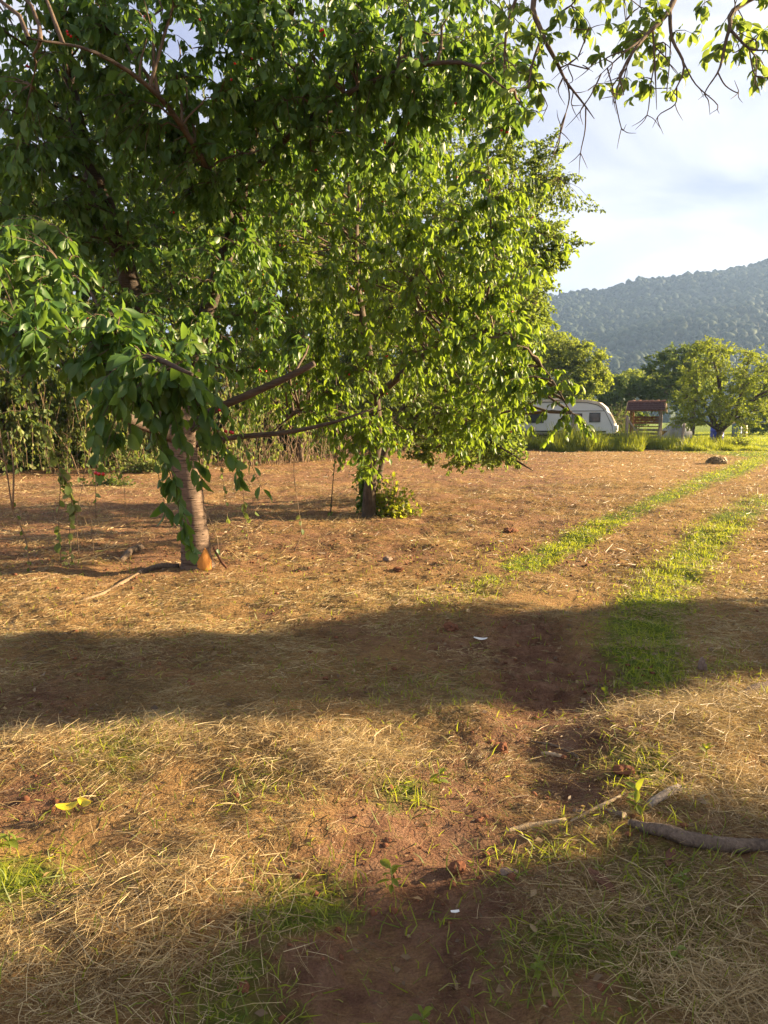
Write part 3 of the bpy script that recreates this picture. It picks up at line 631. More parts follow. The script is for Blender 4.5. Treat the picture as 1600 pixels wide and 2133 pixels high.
back_tree('thicket tree high over the left field corner', -9, 27, [ell(150, 250, 26, 150, 110, 2), ell(200, 480, 26, 140, 140, 2)], 26, 900, .10)

back_tree('shaded thicket tree deep behind the left field corner', -14, 31, [ell(40, 700, 30, 160, 200, 2), ell(180, 880, 29, 170, 70, 1.6), ell(60, 480, 31, 160, 120, 2), ell(20, 880, 27, 130, 80, 1.5)], 27, 1500, .14)
back_tree('shaded thicket tree deep behind the cherry trunk', -6, 37, [ell(400, 650, 36, 180, 180, 2), ell(430, 850, 35, 170, 60, 1.6), ell(420, 430, 37, 160, 120, 2), ell(600, 860, 36, 150, 60, 1.6)], 28, 1500, .16)
back_tree('shaded thicket tree deep behind the second cherry', 1, 45, [ell(720, 660, 44, 170, 170, 2.4), ell(780, 850, 43, 170, 55, 2), ell(930, 860, 45, 130, 50, 2), ell(700, 420, 45, 170, 120, 2)], 29, 1400, .19)
# ---- dry stems and hanging creepers of the thicket
rs = np.random.default_rng(31)
def edge_point(u, back=0.0):
    ex = np.array([e[0] for e in EDGE[1:]]); ey = np.array([e[1] for e in EDGE[1:]])
    x = -13 + 17.5*u; return x, np.interp(x, ex, ey) + back
n = 340; u = np.clip(.52 + .2*rs.normal(size=n), 0, 1); ex_, ey_ = edge_point(u, 0); ey_ = ey_ + rs.random(n)*2.2 - .1
h = .8 + 2.6*rs.random(n)**1.4; lean = rs.normal(size=(n, 2))*.35
t = np.linspace(0, 1, 6)
C = np.stack([ex_[:, None] + lean[:, :1]*h[:, None]*t**1.5 + rs.normal(size=(n, 6))*.05, ey_[:, None] + lean[:, 1:]*h[:, None]*t**1.5, -.05 + h[:, None]*(t - .28*t**3*rs.random((n, 1))*2)], -1)
V, Qd = tubes_batch(C, (.007 + .010*rs.random((n, 1)))*(1 - .6*t)[None], 4)
tag(link('dry_stems', np_mesh('dry_stems', V, [Qd], M['dry_stem'])), 'tangle of dry tan stems along the foot of the thicket', 'brush', kind='stuff')
lv = Leaves(); cs = []
n = 650; u = rs.random(n); u = u[vnoise(u*26, u*0+2, 8) > .42]; n = len(u); ex_, ey_ = edge_point(u); ey_ = ey_ + rs.random(n)*2.5 - 1.0
top = .9 + 4.2*rs.random(n); bot = .05 + (top-.6)*.8*rs.random(n)**1.6
for k in range(n):
    z = np.linspace(top[k], min(bot[k], top[k]-.3), 5); cs.append(np.stack([ex_[k] + .12*np.sin(z*2+k), np.full(5, ey_[k]) + .1*np.cos(z*1.7+k), z], 1))
    m_ = 16; zz = rs.uniform(z[-1], z[0], m_); pos = np.stack([ex_[k] + .12*np.sin(zz*2+k) + rs.normal(size=m_)*.05, ey_[k] + .1*np.cos(zz*1.7+k) + rs.normal(size=m_)*.05, zz], 1)
    d = unit(np.array((0, 0, -1.)) + rs.normal(size=(m_, 3))*.45); Ls = .10 + .10*rs.random(m_)
    lv.add(pos, d, unit(rs.normal(size=(m_, 3)) + np.array((.5, -.8, .2))), Ls, Ls*.6, np.clip(rs.random()*.8 + .3*rs.random(m_) - .1, 0, 1))
V, Qd = tubes_batch(np.array(cs), np.full((n, 5), .004), 3)
cr_root = tag(empty('hanging_creepers', (-5, 25, 0)), 'curtain of wilted pale green creepers hanging along the thicket', 'creepers', kind='stuff')
link('stems', np_mesh('stems', V - np.array((-5, 25, 0)), [Qd], M['dry_stem']), cr_root)['kind'] = 'stuff'
lv.build(cr_root, 'mid', M['wilted_leaf'], 'foliage')

# ---- leafy shoots at the foot of the second cherry and ivy on its trunk
def shrub(name, label, c, r, n, L, leaf, seed, K=9, W=.6, tmpl='mid', stem='dry_stem', cat='shrub', group=None, spread=.5, nstem=14):
    rs = np.random.default_rng(seed); c = np.array(c, float); root = tag(empty(name, c), label, cat, group)
    tips = c + unit(rs.normal(size=(n, 3))*np.array((1, 1, .7)) + np.array((0, 0, .5)))*(rs.random((n, 1))**.4)*np.array(r); tips[:, 2] = np.maximum(tips[:, 2], c[2] + .03)
    S = c + (tips - c)*np.array((.2, .2, 0)) ; mid = (S + tips)/2 + np.array((0, 0, .12*r[2])); t = np.linspace(0, 1, 5)
    TB = bez(S[:, None], mid[:, None], tips[:, None], np.broadcast_to(t, (n, 5)))
    if tmpl == 'low': TB = TB[::3]
    V, Qs = tubes_batch(TB - c, np.broadcast_to((.005*(r[2]/.6)**.5*(1.2-.9*t))[None], (len(TB), 5)), 4)
    link('stems', np_mesh('stems', V, [Qs], M[stem]), root)['kind'] = 'stuff'
    tt = .3 + .7*rs.random((n, K)); pos = bez(S[:, None], mid[:, None], tips[:, None], tt) + rs.normal(size=(n, K, 3))*L*.5
    pos[..., 2] = np.maximum(pos[..., 2], c[2] + .02)
    d = unit(rs.normal(size=(n, K, 3)) + np.array((0, 0, -.5))); up = unit(np.array((0, 0, 1.)) + .7*rs.normal(size=(n, K, 3)))
    Ls = L*(.7 + .6*rs.random((n, K))); lv = Leaves()
    lv.add(pos.reshape(-1, 3), d.reshape(-1, 3), np.cross(d, np.cross(up, d)).reshape(-1, 3), Ls.ravel(), Ls.ravel()*W, rs.random(n*K)); lv.build(root, tmpl, M[leaf], 'foliage')
    return root
shrub('root_sucker_bush', 'bright green leafy shoots at the foot of the second cherry', GP(815, 1076), (.55, .35, .85), 75, .075, 'grass', 41, 10, .75)
shrub('ivy', 'ivy leaves climbing the trunk of the second cherry', GP(768, 1070) + np.array((0, -.12, .05)), (.22, .2, 1.7), 130, .08, 'cherry_leaf', 42, 10, .8, cat='ivy')
for k, (lab, px, py, r, n, ln, lf) in enumerate((
        ('pale leafy weeds between the thicket and the cherry trunk', 300, 985, (1.5, .6, .7), 130, .10, 'wilted_leaf'),
        ('small green weed patch left of the cherry trunk', 235, 1015, (.7, .4, .55), 60, .08, 'thicket_leaf'),
        ('low green weeds beside the white scrap', 620, 958, (1.3, .5, .4), 90, .09, 'grass'),
        ('dark bramble bush under the caravan nose', 1205, 928, (2.2, .7, 1.1), 190, .12, 'far_dark_leaf'),
        ('dark bramble bush left below the caravan', 1125, 928, (1.8, .7, .9), 150, .12, 'far_dark_leaf'),
        ('leafy bush behind the caravan nose and fence post', 1290, 872, (1.5, 1.0, 2.6), 170, .13, 'far_dark_leaf'),
        ('green sapling bush right of the forked tree', 1540, 935, (1.2, .6, 1.2), 90, .10, 'far_leaf'))):
    p = GP(px, py) if py > 900 else np.array((P(px, py, 50)[0], 50, .27))
    shrub('weed_patch' if k < 3 else 'bramble_bush', lab, p, r, n, ln, lf, 50+k, group='weeds and brambles at the field edge')

for k, (lab, px, py, r, n, lf) in enumerate((
        ('dark undergrowth bush in the left corner of the thicket', -30, 985, (2.2, 1.2, 2.6), 420, 'far_dark_leaf'),
        ('dark undergrowth bush beside the left corner bush', 90, 980, (2.0, 1.2, 2.4), 420, 'far_dark_leaf'),
        ('undergrowth bush behind the two-strand creeper', 200, 975, (2.0, 1.2, 2.2), 420, 'thicket_leaf'),
        ('undergrowth bush left behind the near cherry trunk', 310, 970, (2.2, 1.2, 2.4), 460, 'far_dark_leaf'),
        ('undergrowth bush right behind the near cherry trunk', 440, 962, (2.2, 1.2, 2.6), 460, 'thicket_leaf'),
        ('undergrowth bush above the crumpled white bag', 590, 950, (2.6, 1.3, 3.0), 460, 'thicket_leaf'),
        ('undergrowth bush behind the second cherry trunk', 740, 940, (3.0, 1.4, 3.4), 520, 'thicket_leaf'),
        ('undergrowth bush on the bank right of the second cherry', 870, 932, (3.0, 1.5, 3.6), 520, 'thicket_leaf'),
        ('undergrowth bush at the right end of the bank', 985, 930, (2.8, 1.4, 3.2), 460, 'thicket_leaf'),
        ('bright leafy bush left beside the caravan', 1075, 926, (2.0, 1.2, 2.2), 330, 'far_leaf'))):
    p = GP(px, py) + np.array((0, 1.6, 0)); p[2] = Hs(p[0], p[1])
    r = (r[0], r[1], r[2]*(1.75 if k < 9 else 1.0)); n = int(n*1.5)
    shrub('thicket_bush', lab, p, r, n, .17, lf, 400+k, K=14, tmpl='low', cat='bush', group='bushes at the foot of the thicket')
# ---- trees far off
def far_tree(name, label, x, y, E, seed, ntw, L=.17, leaf='far_leaf', fork=None, **kw):
    h = max(c[2] + r[2]*.4 for c, r in E)
    lm = fork or [([(x, y, -.2), (x+.1, y, h*.25), (x-.1, y, h*.5), (x+.1, y, h*.85)], [.22, .17, .13, .04])]
    return make_tree(name, label, lm, E, seed, int(ntw*.72), 22, L*1.16, .6, 'low', leaf, 'dark_bark', .9, .25, 60, group='trees beyond the fence', shell=.38, zmin=.3, hub_r=.03, tw_r=.008, sides=8, **kw)
fx_, fy_ = 18.6, 43.0
fork = [([(fx_, fy_, -.1), (fx_+.05, fy_, .5), (fx_+.15, fy_, .9)], [.24, .19, .17]),
        ([(fx_+.12, fy_, .8), (fx_+.6, fy_, 1.6), (fx_+1.1, fy_, 2.6), (fx_+1.3, fy_, 3.8), (fx_+1.5, fy_, 5)], [.15, .13, .11, .07, .03]),
        ([(fx_+.12, fy_, .8), (fx_-.3, fy_, 1.4), (fx_-.8, fy_, 2.4), (fx_-1.6, fy_, 3.6)], [.12, .1, .07, .03]),
        ([(fx_+.6, fy_, 1.6), (fx_+1.6, fy_+.3, 2.4), (fx_+2.8, fy_, 3.0)], [.09, .07, .03])]
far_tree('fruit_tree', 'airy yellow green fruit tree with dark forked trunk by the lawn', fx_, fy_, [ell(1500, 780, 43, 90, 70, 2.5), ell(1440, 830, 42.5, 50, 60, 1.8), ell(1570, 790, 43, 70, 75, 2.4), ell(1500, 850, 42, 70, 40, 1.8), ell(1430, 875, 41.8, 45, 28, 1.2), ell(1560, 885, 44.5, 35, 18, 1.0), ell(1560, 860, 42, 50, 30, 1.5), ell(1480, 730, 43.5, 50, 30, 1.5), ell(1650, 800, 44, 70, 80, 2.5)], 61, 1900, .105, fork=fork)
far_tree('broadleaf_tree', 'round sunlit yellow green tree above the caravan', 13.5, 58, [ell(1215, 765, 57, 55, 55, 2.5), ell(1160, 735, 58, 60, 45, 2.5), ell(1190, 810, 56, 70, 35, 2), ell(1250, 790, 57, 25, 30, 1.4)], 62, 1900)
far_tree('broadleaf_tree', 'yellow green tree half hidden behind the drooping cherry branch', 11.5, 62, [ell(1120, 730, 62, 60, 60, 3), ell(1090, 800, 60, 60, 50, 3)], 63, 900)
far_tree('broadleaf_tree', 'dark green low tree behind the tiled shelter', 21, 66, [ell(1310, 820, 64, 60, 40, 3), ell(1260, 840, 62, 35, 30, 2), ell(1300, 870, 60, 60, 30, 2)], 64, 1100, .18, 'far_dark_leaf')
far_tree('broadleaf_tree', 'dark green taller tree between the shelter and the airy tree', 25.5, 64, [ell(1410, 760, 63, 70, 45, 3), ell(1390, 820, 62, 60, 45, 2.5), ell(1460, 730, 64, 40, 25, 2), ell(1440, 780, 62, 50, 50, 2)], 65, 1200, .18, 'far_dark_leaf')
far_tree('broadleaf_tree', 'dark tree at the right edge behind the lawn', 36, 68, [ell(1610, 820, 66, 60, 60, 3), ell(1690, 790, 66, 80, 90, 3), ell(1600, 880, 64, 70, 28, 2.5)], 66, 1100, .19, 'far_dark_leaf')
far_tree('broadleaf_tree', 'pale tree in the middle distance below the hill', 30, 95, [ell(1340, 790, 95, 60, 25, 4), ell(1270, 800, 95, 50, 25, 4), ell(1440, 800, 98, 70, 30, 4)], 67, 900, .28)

# ---- trees right of the frame: the walnut that overhangs, and the ones whose shadows cross the foreground
wx, wy = 6.2, 2.6
def WP(px, py, d): return P(px, py, d)
limbsW = [([(wx, wy, -.1), (wx+.05, wy, 1.0), (wx, wy+.1, 2.2), (wx-.2, wy+.3, 3.4), (wx-.4, wy+.5, 5.2), (wx-.3, wy+.5, 7.2)], [.24, .19, .17, .15, .09, .03]),
          ([(wx-.1, wy+.2, 2.9), (wx-1.6, wy+1.0, 3.9), (3.0, 4.6, 4.35), WP(1420, -60, 5), WP(1200, -70, 5), WP(1090, -40, 5)], [.10, .085, .065, .05, .035, .02]),
          ([WP(1180, -70, 5), WP(1112, 0, 4.9), WP(1130, 70, 4.8), WP(1160, 130, 4.75), WP(1180, 170, 4.7), WP(1215, 215, 4.65), WP(1238, 247, 4.6)], [.03, .024, .02, .015, .010, .007, .003]),
          ([WP(1180, 165, 4.7), WP(1186, 205, 4.7), WP(1172, 258, 4.7)], [.008, .006, .002]),
          ([WP(1165, 142, 4.72), WP(1190, 130, 4.6), WP(1215, 108, 4.5)], [.007, .005, .002]),
          ([WP(1130, 75, 4.8), WP(1110, 130, 4.7), WP(1100, 185, 4.65)], [.013, .010, .004]),
          ([WP(1090, -40, 5), WP(1060, 40, 4.9), WP(1052, 100, 4.9), WP(1050, 160, 4.9)], [.016, .013, .010, .006]),
          ([WP(1420, -60, 5), WP(1395, 20, 4.8), WP(1340, 80, 4.6), WP(1300, 140, 4.5), WP(1280, 215, 4.4)], [.03, .022, .015, .010, .003]),
          ([WP(1395, 20, 4.8), WP(1400, 80, 4.7), WP(1425, 140, 4.6), WP(1395, 210, 4.55)], [.018, .013, .009, .003]),
          ([WP(1340, 80, 4.6), WP(1300, 110, 4.5), WP(1240, 165, 4.4)], [.010, .007, .002]),
          ([WP(1360, 60, 4.7), WP(1365, 150, 4.6), WP(1368, 228, 4.5)], [.010, .007, .002]),
          ([(3.0, 4.6, 4.35), WP(1560, 0, 4.9), WP(1520, 60, 4.7), WP(1500, 140, 4.6), WP(1475, 180, 4.55)], [.03, .022, .016, .009, .003]),
          ([WP(1520, 60, 4.7), WP(1560, 100, 4.6), WP(1600, 105, 4.5)], [.012, .009, .004]),
          ([(wx-.3, wy+.4, 4.2), (wx+1.5, wy+1, 5.2), (wx+3, wy+1.5, 6)], [.08, .06, .03]),
          ([(wx-.4, wy+.5, 5.0), (wx-.5, wy+2.5, 5.8), (wx-.6, wy+4, 6.4)], [.07, .05, .02]),
          ([(wx, wy, 3.6), (wx-.2, wy-2, 4.6), (wx, wy-3.4, 5.2)], [.08, .06, .02])]
rsw = np.random.default_rng(72)
for pts, rad in list(limbsW[1:13]):
    pc = catmull(np.array(pts, float), 5)
    for k in range(3):
        j = rsw.integers(len(pc)//4, len(pc)-1); s0 = pc[j]; ln = rsw.uniform(.12, .38); dr = unit(unit(pc[min(j+1, len(pc)-1)] - pc[j-1])*.7 + rsw.normal(size=3)*.6 + np.array((0, 0, -.35)))
        q = [s0, s0 + dr*ln*.4 + rsw.normal(size=3)*.02, s0 + dr*ln*.75 + rsw.normal(size=3)*.03, s0 + dr*ln + rsw.normal(size=3)*.03]; limbsW.append((q, [.006, .005, .004, .0015]))
        for _ in range(2):
            e = q[rsw.integers(1, 3)]; d2 = unit(dr + rsw.normal(size=3)*.7); limbsW.append(([e, e + d2*.05, e + d2*.11 + rsw.normal(size=3)*.01], [.0035, .003, .0012]))
limbsW = [limbsW[0]] + [(p, [r*(.72 if r < .06 else 1) for r in rr]) for p, rr in limbsW[1:]]
EW = [((6, 2.5, 6.2), (2.6, 2.6, 1.8)), ((8, 3.2, 5.4), (1.8, 2, 1.5)), ((5.6, 5.4, 6.2), (1.8, 1.8, 1.3)), ((6, 0, 5.2), (2, 1.8, 1.4)),
      ell(1150, 20, 5, 130, 60, .5), ell(1430, 30, 5, 150, 60, .5), ell(1330, 130, 4.7, 60, 60, .3), ell(1570, 60, 4.8, 60, 60, .35), ell(1080, 110, 5, 60, 60, .3), ell(1420, 120, 4.7, 50, 50, .25), ell(1250, -120, 5, 350, 90, .7)]
EW = [(np.array(c), np.array(r)) for c, r in EW]
exW = [WP(x, y, 4.7) for x, y in ((1110, 150), (1090, 130), (1130, 170), (1095, 230), (1120, 200), (1075, 70), (1100, 60), (1330, 160), (1350, 175), (1370, 120), (1420, 150), (1400, 180), (1590, 130), (1575, 165), (1595, 60), (1310, 60), (1480, 110), (1060, 30), (1010, 40), (1240, 60), (1200, 40), (1290, 90), (1600, 150), (1180, 100), (1150, 60), (1210, 60), (1270, 40), (1330, 30), (1360, 90), (1440, 60), (1460, 20), (1500, 90), (1540, 40), (1540, 110), (1300, 170), (1390, 150), (1130, 110), (1160, 30), (1250, 110), (1070, 150), (1050, 190))]
make_tree('walnut_tree', 'overhanging tree branches with bare grey twigs against the sky', limbsW, EW, 71, lod=('low', 7.0), ntw=1700, K=13, L=.068, W=.48, tmpl='fine', leaf='walnut_leaf', bark='twig', twig=.35, droop=.35, hubs=80, nparts=300, extra=np.array(exW), hub_r=.012, tw_r=.003, sides=12, auto=False, zmin=2.2)
def shade_tree(label, x, y, E, seed, ntw, h):
    E = [(np.array(c, float), np.array(r, float)) for c, r in E]
    lm = [([(x, y, -.1), (x, y, h*.3), (x+.1, y, h*.6), (x, y, h*.9)], [.12, .10, .07, .03])]
    return make_tree('plum_tree', label, lm, E, seed, ntw, 20, .17, .62, 'low', 'thicket_leaf', 'dark_bark', .5, .3, 40, group='trees right of the track', shell=.45, zmin=.1, sides=8)
ca = math.cos(SUN_AZ)/math.sin(SUN_AZ)
def off(x, c): return c + x*ca          # y of the point at x whose shadow runs along band c
shade_tree('dense plum tree right of the track casting the long shadow', 9.5, off(9.5, 5.2), [((9.5, off(9.5, 5.2), 2.6), (1.2, 1.05, 1.6)), ((9.3, off(9.3, 5.25), 4.2), (1.2, 1.1, 1.3)), ((9.6, off(9.6, 5.1), 1.0), (1.2, 1.0, .9))], 81, 950, 4.6)
shade_tree('second plum tree right of the track beside the long shadow', 12.5, off(12.5, 5.0), [((12.5, off(12.5, 5.0), 3.6), (1.3, 1.0, 1.9)), ((12.5, off(12.5, 5.1), 5.3), (1.2, 1.0, 1.2))], 82, 1000, 5.6)
shade_tree('low bushy plum tree right beside the photographer', 7.6, off(7.6, 1.2), [((7.6, off(7.6, 1.25), 1.6), (1.0, 1.0, 1.4)), ((7.6, off(7.6, 0.2), 2.2), (1.2, 1.2, 1.6)), ((7.6, off(7.6, 2.0), 1.7), (.9, .68, 1.7)), ((9.0, off(9.0, 1.9), 1.9), (.8, .6, 1.7)), ((8.4, off(8.4, 1.0), 3.4), (1.2, 1.3, 1.2))], 83, 1500, 3.6)
shrub('shade_bush', 'low leafy bush right of the curved grey branch', (4.3, off(4.3, 2.5), 0), (.8, .42, 1.0), 200, .09, 'thicket_leaf', 84, 12)

# ------------------------------------------------------------------ hay, grass
def blades(name, label, cat, x, y, L, w, pitch, mat_, rnd, rs, bend=.3, z0=0.0, head=None, kind='stuff', n_seg=2):
    n = len(x); a = rs.random(n)*2*math.pi if head is None else head
    dxy = np.stack([np.cos(a), np.sin(a)], 1); z = H(x, y) + z0
    p0 = np.stack([x, y, z], 1); cp, sp = np.cos(pitch), np.sin(pitch)
    d = np.concatenate([dxy*cp[:, None], sp[:, None]], 1)
    bd = (rs.random(n)-.5)*2*bend; sd = np.stack([-dxy[:, 1], dxy[:, 0], np.zeros(n)], 1)
    roll = rs.random(n)*math.pi; up = np.cross(d, sd); s = sd*np.cos(roll)[:, None] + up*np.sin(roll)[:, None]
    s = np.where((pitch > .6)[:, None], sd, s)
    V = []; segs = ((0, 1.), (.5, .9), (1., .25)) if n_seg == 2 else ((0, 1.), (1., .4)); nv = 2*len(segs)
    for t, ww in segs:
        c = p0 + d*(L*t)[:, None] + sd*(bd*L*t*t)[:, None] + np.array((0, 0, -1.))*((.22*L*t*t)*np.abs(bd)/max(bend, .01))[:, None]
        c[:, 2] = np.maximum(c[:, 2], z - .02)
        V += [c - s*(w*ww*.5)[:, None], c + s*(w*ww*.5)[:, None]]
    V = np.stack(V, 1); k = (np.arange(n)*nv)[:, None]
    Qb = np.concatenate([k + np.array((0, 1, 3, 2)), k + np.array((2, 3, 5, 4))]) if n_seg == 2 else k + np.array((0, 1, 3, 2))
    return tag(link(name, np_mesh(name, V.reshape(-1, 3), [Qb], mat_, np.repeat(rnd, nv))), label, cat, kind=kind)
def scatter(n, y0, y1, rs, margin=1.15, slope=.54):
    y = np.sqrt(rs.random(n)*((y1+2)**2-(y0+2)**2) + (y0+2)**2) - 2
    x = (rs.random(n)*2-1)*(slope*y + margin); return x, y
rs = np.random.default_rng(91)
for nm, lb, sg, zones in (('cut_hay', 'dry golden cut hay lying loose over the near field', 2, ((115000, 1.2, 4.6, .03, .125, .0014), (65000, 4.6, 8.5, .05, .15, .0026))),
                          ('hay_clippings', 'short matted hay clippings over the near field', 1, ((270000, 1.2, 4.6, .01, .065, .0018), (120000, 4.6, 8.5, .025, .09, .0037))),
                          ('far_cut_hay', 'short dry straw littering the far field up to the fence', 1, ((125000, 8.5, 19, .05, .18, .0075), (55000, 19, 41, .08, .25, .016)))):
    X, Y, LL, WW = [], [], [], []
    for n, y0, y1, l0, l1, w0 in zones:
        x, y = scatter(n, y0, y1, rs)
        sm = soil_mask(x, y); g = green_mask(x, y); cl = fbm(x*2.2, y*2.2, 51)
        keep = rs.random(n) < np.clip((1 - (.97 if sg == 2 else .86)*np.clip(sm*1.15, 0, 1))*(1 - .75*g)*(.26 + 1.4*sstep(.38, .64, cl))*(.35 + 1.3*sstep(.3, .6, fbm(x*.7+3, y*.7, 53)) if y1 < 9 else 1.6), .03, 1)
        keep &= (left_of_edge(x, y) < .8); keep &= pdist(x, y, LOGLINE) > .05
        x, y = x[keep], y[keep]; X.append(x); Y.append(y); LL.append((l0 + (l1-l0)*rs.random(len(x))**2.6)*(1 + .5*(rs.random(len(x)) < .05))); WW.append(w0*(.6 + .8*rs.random(len(x))))
    X = np.concatenate(X); Y = np.concatenate(Y); LL = np.concatenate(LL); WW = np.concatenate(WW); n = len(X)
    head = 2*math.pi*fbm(X*1.6, Y*1.6, 55)*2.0 + rs.normal(size=n)*.8
    tone = np.clip(.12 + .68*rs.random(n) + 1.0*(fbm(X*1.7, Y*1.7, 57)-.5) - .25*soil_mask(X, Y), 0, .9); tone = np.where(rs.random(n) < .035, .97, tone)
    blades(nm, lb, 'hay', X, Y, LL, WW, np.clip(rs.normal(size=n)*(.35 if nm == 'far_cut_hay' else .15) + (.2 if nm == 'far_cut_hay' else .05), -.1, 1.2), M['straw'], tone, rs, .8, .005, head, n_seg=sg)
# raised hay wads (near)
X, Y = [], []
for pts, sd, n in ((HAYR, .22, 7000), (HAYL, .22, 4000), ([G(300, 1900), G(480, 1850)], .2, 1200), ([G(1500, 2100), G(1560, 2060)], .10, 2600), ([G(1300, 1900), G(1560, 1980)], .2, 1500), ([G(460, 1990), G(100, 2050)], .16, 1200), ([G(700, 1600), G(800, 1560)], .15, 2500), ([G(1450, 1650), G(1600, 1620)], .15, 2500)):
    k = rs.integers(0, len(pts)-1, n); f = rs.random(n); a = np.array(pts)
    q = a[k]*(1-f)[:, None] + a[k+1]*f[:, None] + rs.normal(size=(n, 2))*sd; X.append(q[:, 0]); Y.append(q[:, 1])
X = np.concatenate(X); Y = np.concatenate(Y); n = len(X); ok = Y > 1.1; X, Y = X[ok], Y[ok]; ok = pdist(X, Y, LOGLINE) > .07; X, Y = X[ok], Y[ok]; n = len(X)
zz = rs.random(n)**2*.05
blades('hay_wads', 'thicker wads of straw heaped in the foreground', 'hay', X, Y, .04 + .13*rs.random(n)**2, .0019*(.6+.8*rs.random(n)), np.clip(rs.normal(size=n)*.26 + .10, -.1, .9), M['straw'], np.clip(.3 + .6*rs.random(n), 0, .9), rs, .4, zz)
# green grass
X, Y = [], []
for n, y0, y1 in ((80000, 1.2, 5), (150000, 5, 12), (120000, 12, 30), (60000, 27, 41)):
    x, y = scatter(n, y0, y1, rs); g = green_mask(x, y); k = rs.random(n) < .03*(y < 9) + .95*g**1.3; X.append(x[k]); Y.append(y[k])
X = np.concatenate(X); Y = np.concatenate(Y); n = len(X)
Lg = (.02 + .05*rs.random(n))*(1 + .3*(Y < 3.2)); blades('green_grass', 'short green grass and clover in the track strips', 'grass', X, Y, Lg, .004*(.6+.6*rs.random(n)) + .00045*Y, np.clip(.75 + rs.normal(size=n)*.4, .1, 1.5), M['grass'], rs.random(n)**.9, rs, .5)
# tall weeds by the fence and meadow beyond
n = 60000; x = 4 + 17*rs.random(n); y = 39.2 + 3.5*rs.random(n)**1.3 + 3.0*(fbm(x*.8, x*0+3, 3)-.5)
hgt = (.2 + .8*rs.random(n)**1.5)*(.05 + 2.6*fbm(x*1.1, y*1.1, 61)**2.0)*(1 - sstep(16.5, 21, x)); k = hgt > .08
blades('tall_weeds', 'tall green weeds and grass along the fence line', 'weeds', x[k], y[k], hgt[k], .02*(.6+.8*rs.random(k.sum())), np.clip(1.3 + rs.normal(size=k.sum())*.18, .7, 1.57), M['grass'], rs.random(k.sum())**2.0, rs, .35, n_seg=1)
n = 45000; y = 42.5 + 32*rs.random(n)**1.4; x = 2 + (y*.62)*rs.random(n)
blades('meadow_grass', 'sunlit lawn and meadow grass beyond the fence', 'grass', x, y, .10 + .25*rs.random(n)*(1 - sstep(16, 22, x)), .022*(.6+.8*rs.random(n)), np.clip(1.2 + rs.normal(size=n)*.25, .5, 1.57), M['grass'], rs.random(n), rs, .35, n_seg=1)
# broken leaf and stalk litter
n = 16000; x, y = scatter(n, 1.3, 13, rs); k = fbm(x*1.9+4, y*1.9, 63) > .44 + .1*rs.random(n); x, y = x[k], y[k]; n = len(x)
lv = Leaves(); d = unit(rs.normal(size=(n, 3))*np.array((1, 1, .25))); Ls = (.012 + .03*rs.random(n)**2)*(1 + .06*y)
lv.add(np.stack([x, y, H(x, y) + .008 + .012*rs.random(n)], 1), d, unit(np.array((0, 0, 1.)) + rs.normal(size=(n, 3))*.6), Ls, Ls*(.25 + .5*rs.random(n)), rs.random(n)*.45)
tag(lv.build(None, 'low', M['straw'], 'leaf_litter'), 'broken dry leaf and stalk litter on the soil', 'litter', kind='stuff')
# soil clods
n = 9000; x, y = scatter(n, 1.4, 10, rs); k = rs.random(n) < soil_mask(x, y)**1.2; x, y = x[k], y[k]; n = len(x)
r = .003 + .016*rs.random(n)**4 + .0006*y
tag(link('soil_clods', lumps(np.stack([x, y, H(x, y) + r*.2], 1), r, .65, .35, M['clod'], 'soil_clods', rs, False)), 'small crumbs of red soil scattered on bare ground', 'soil', kind='stuff')

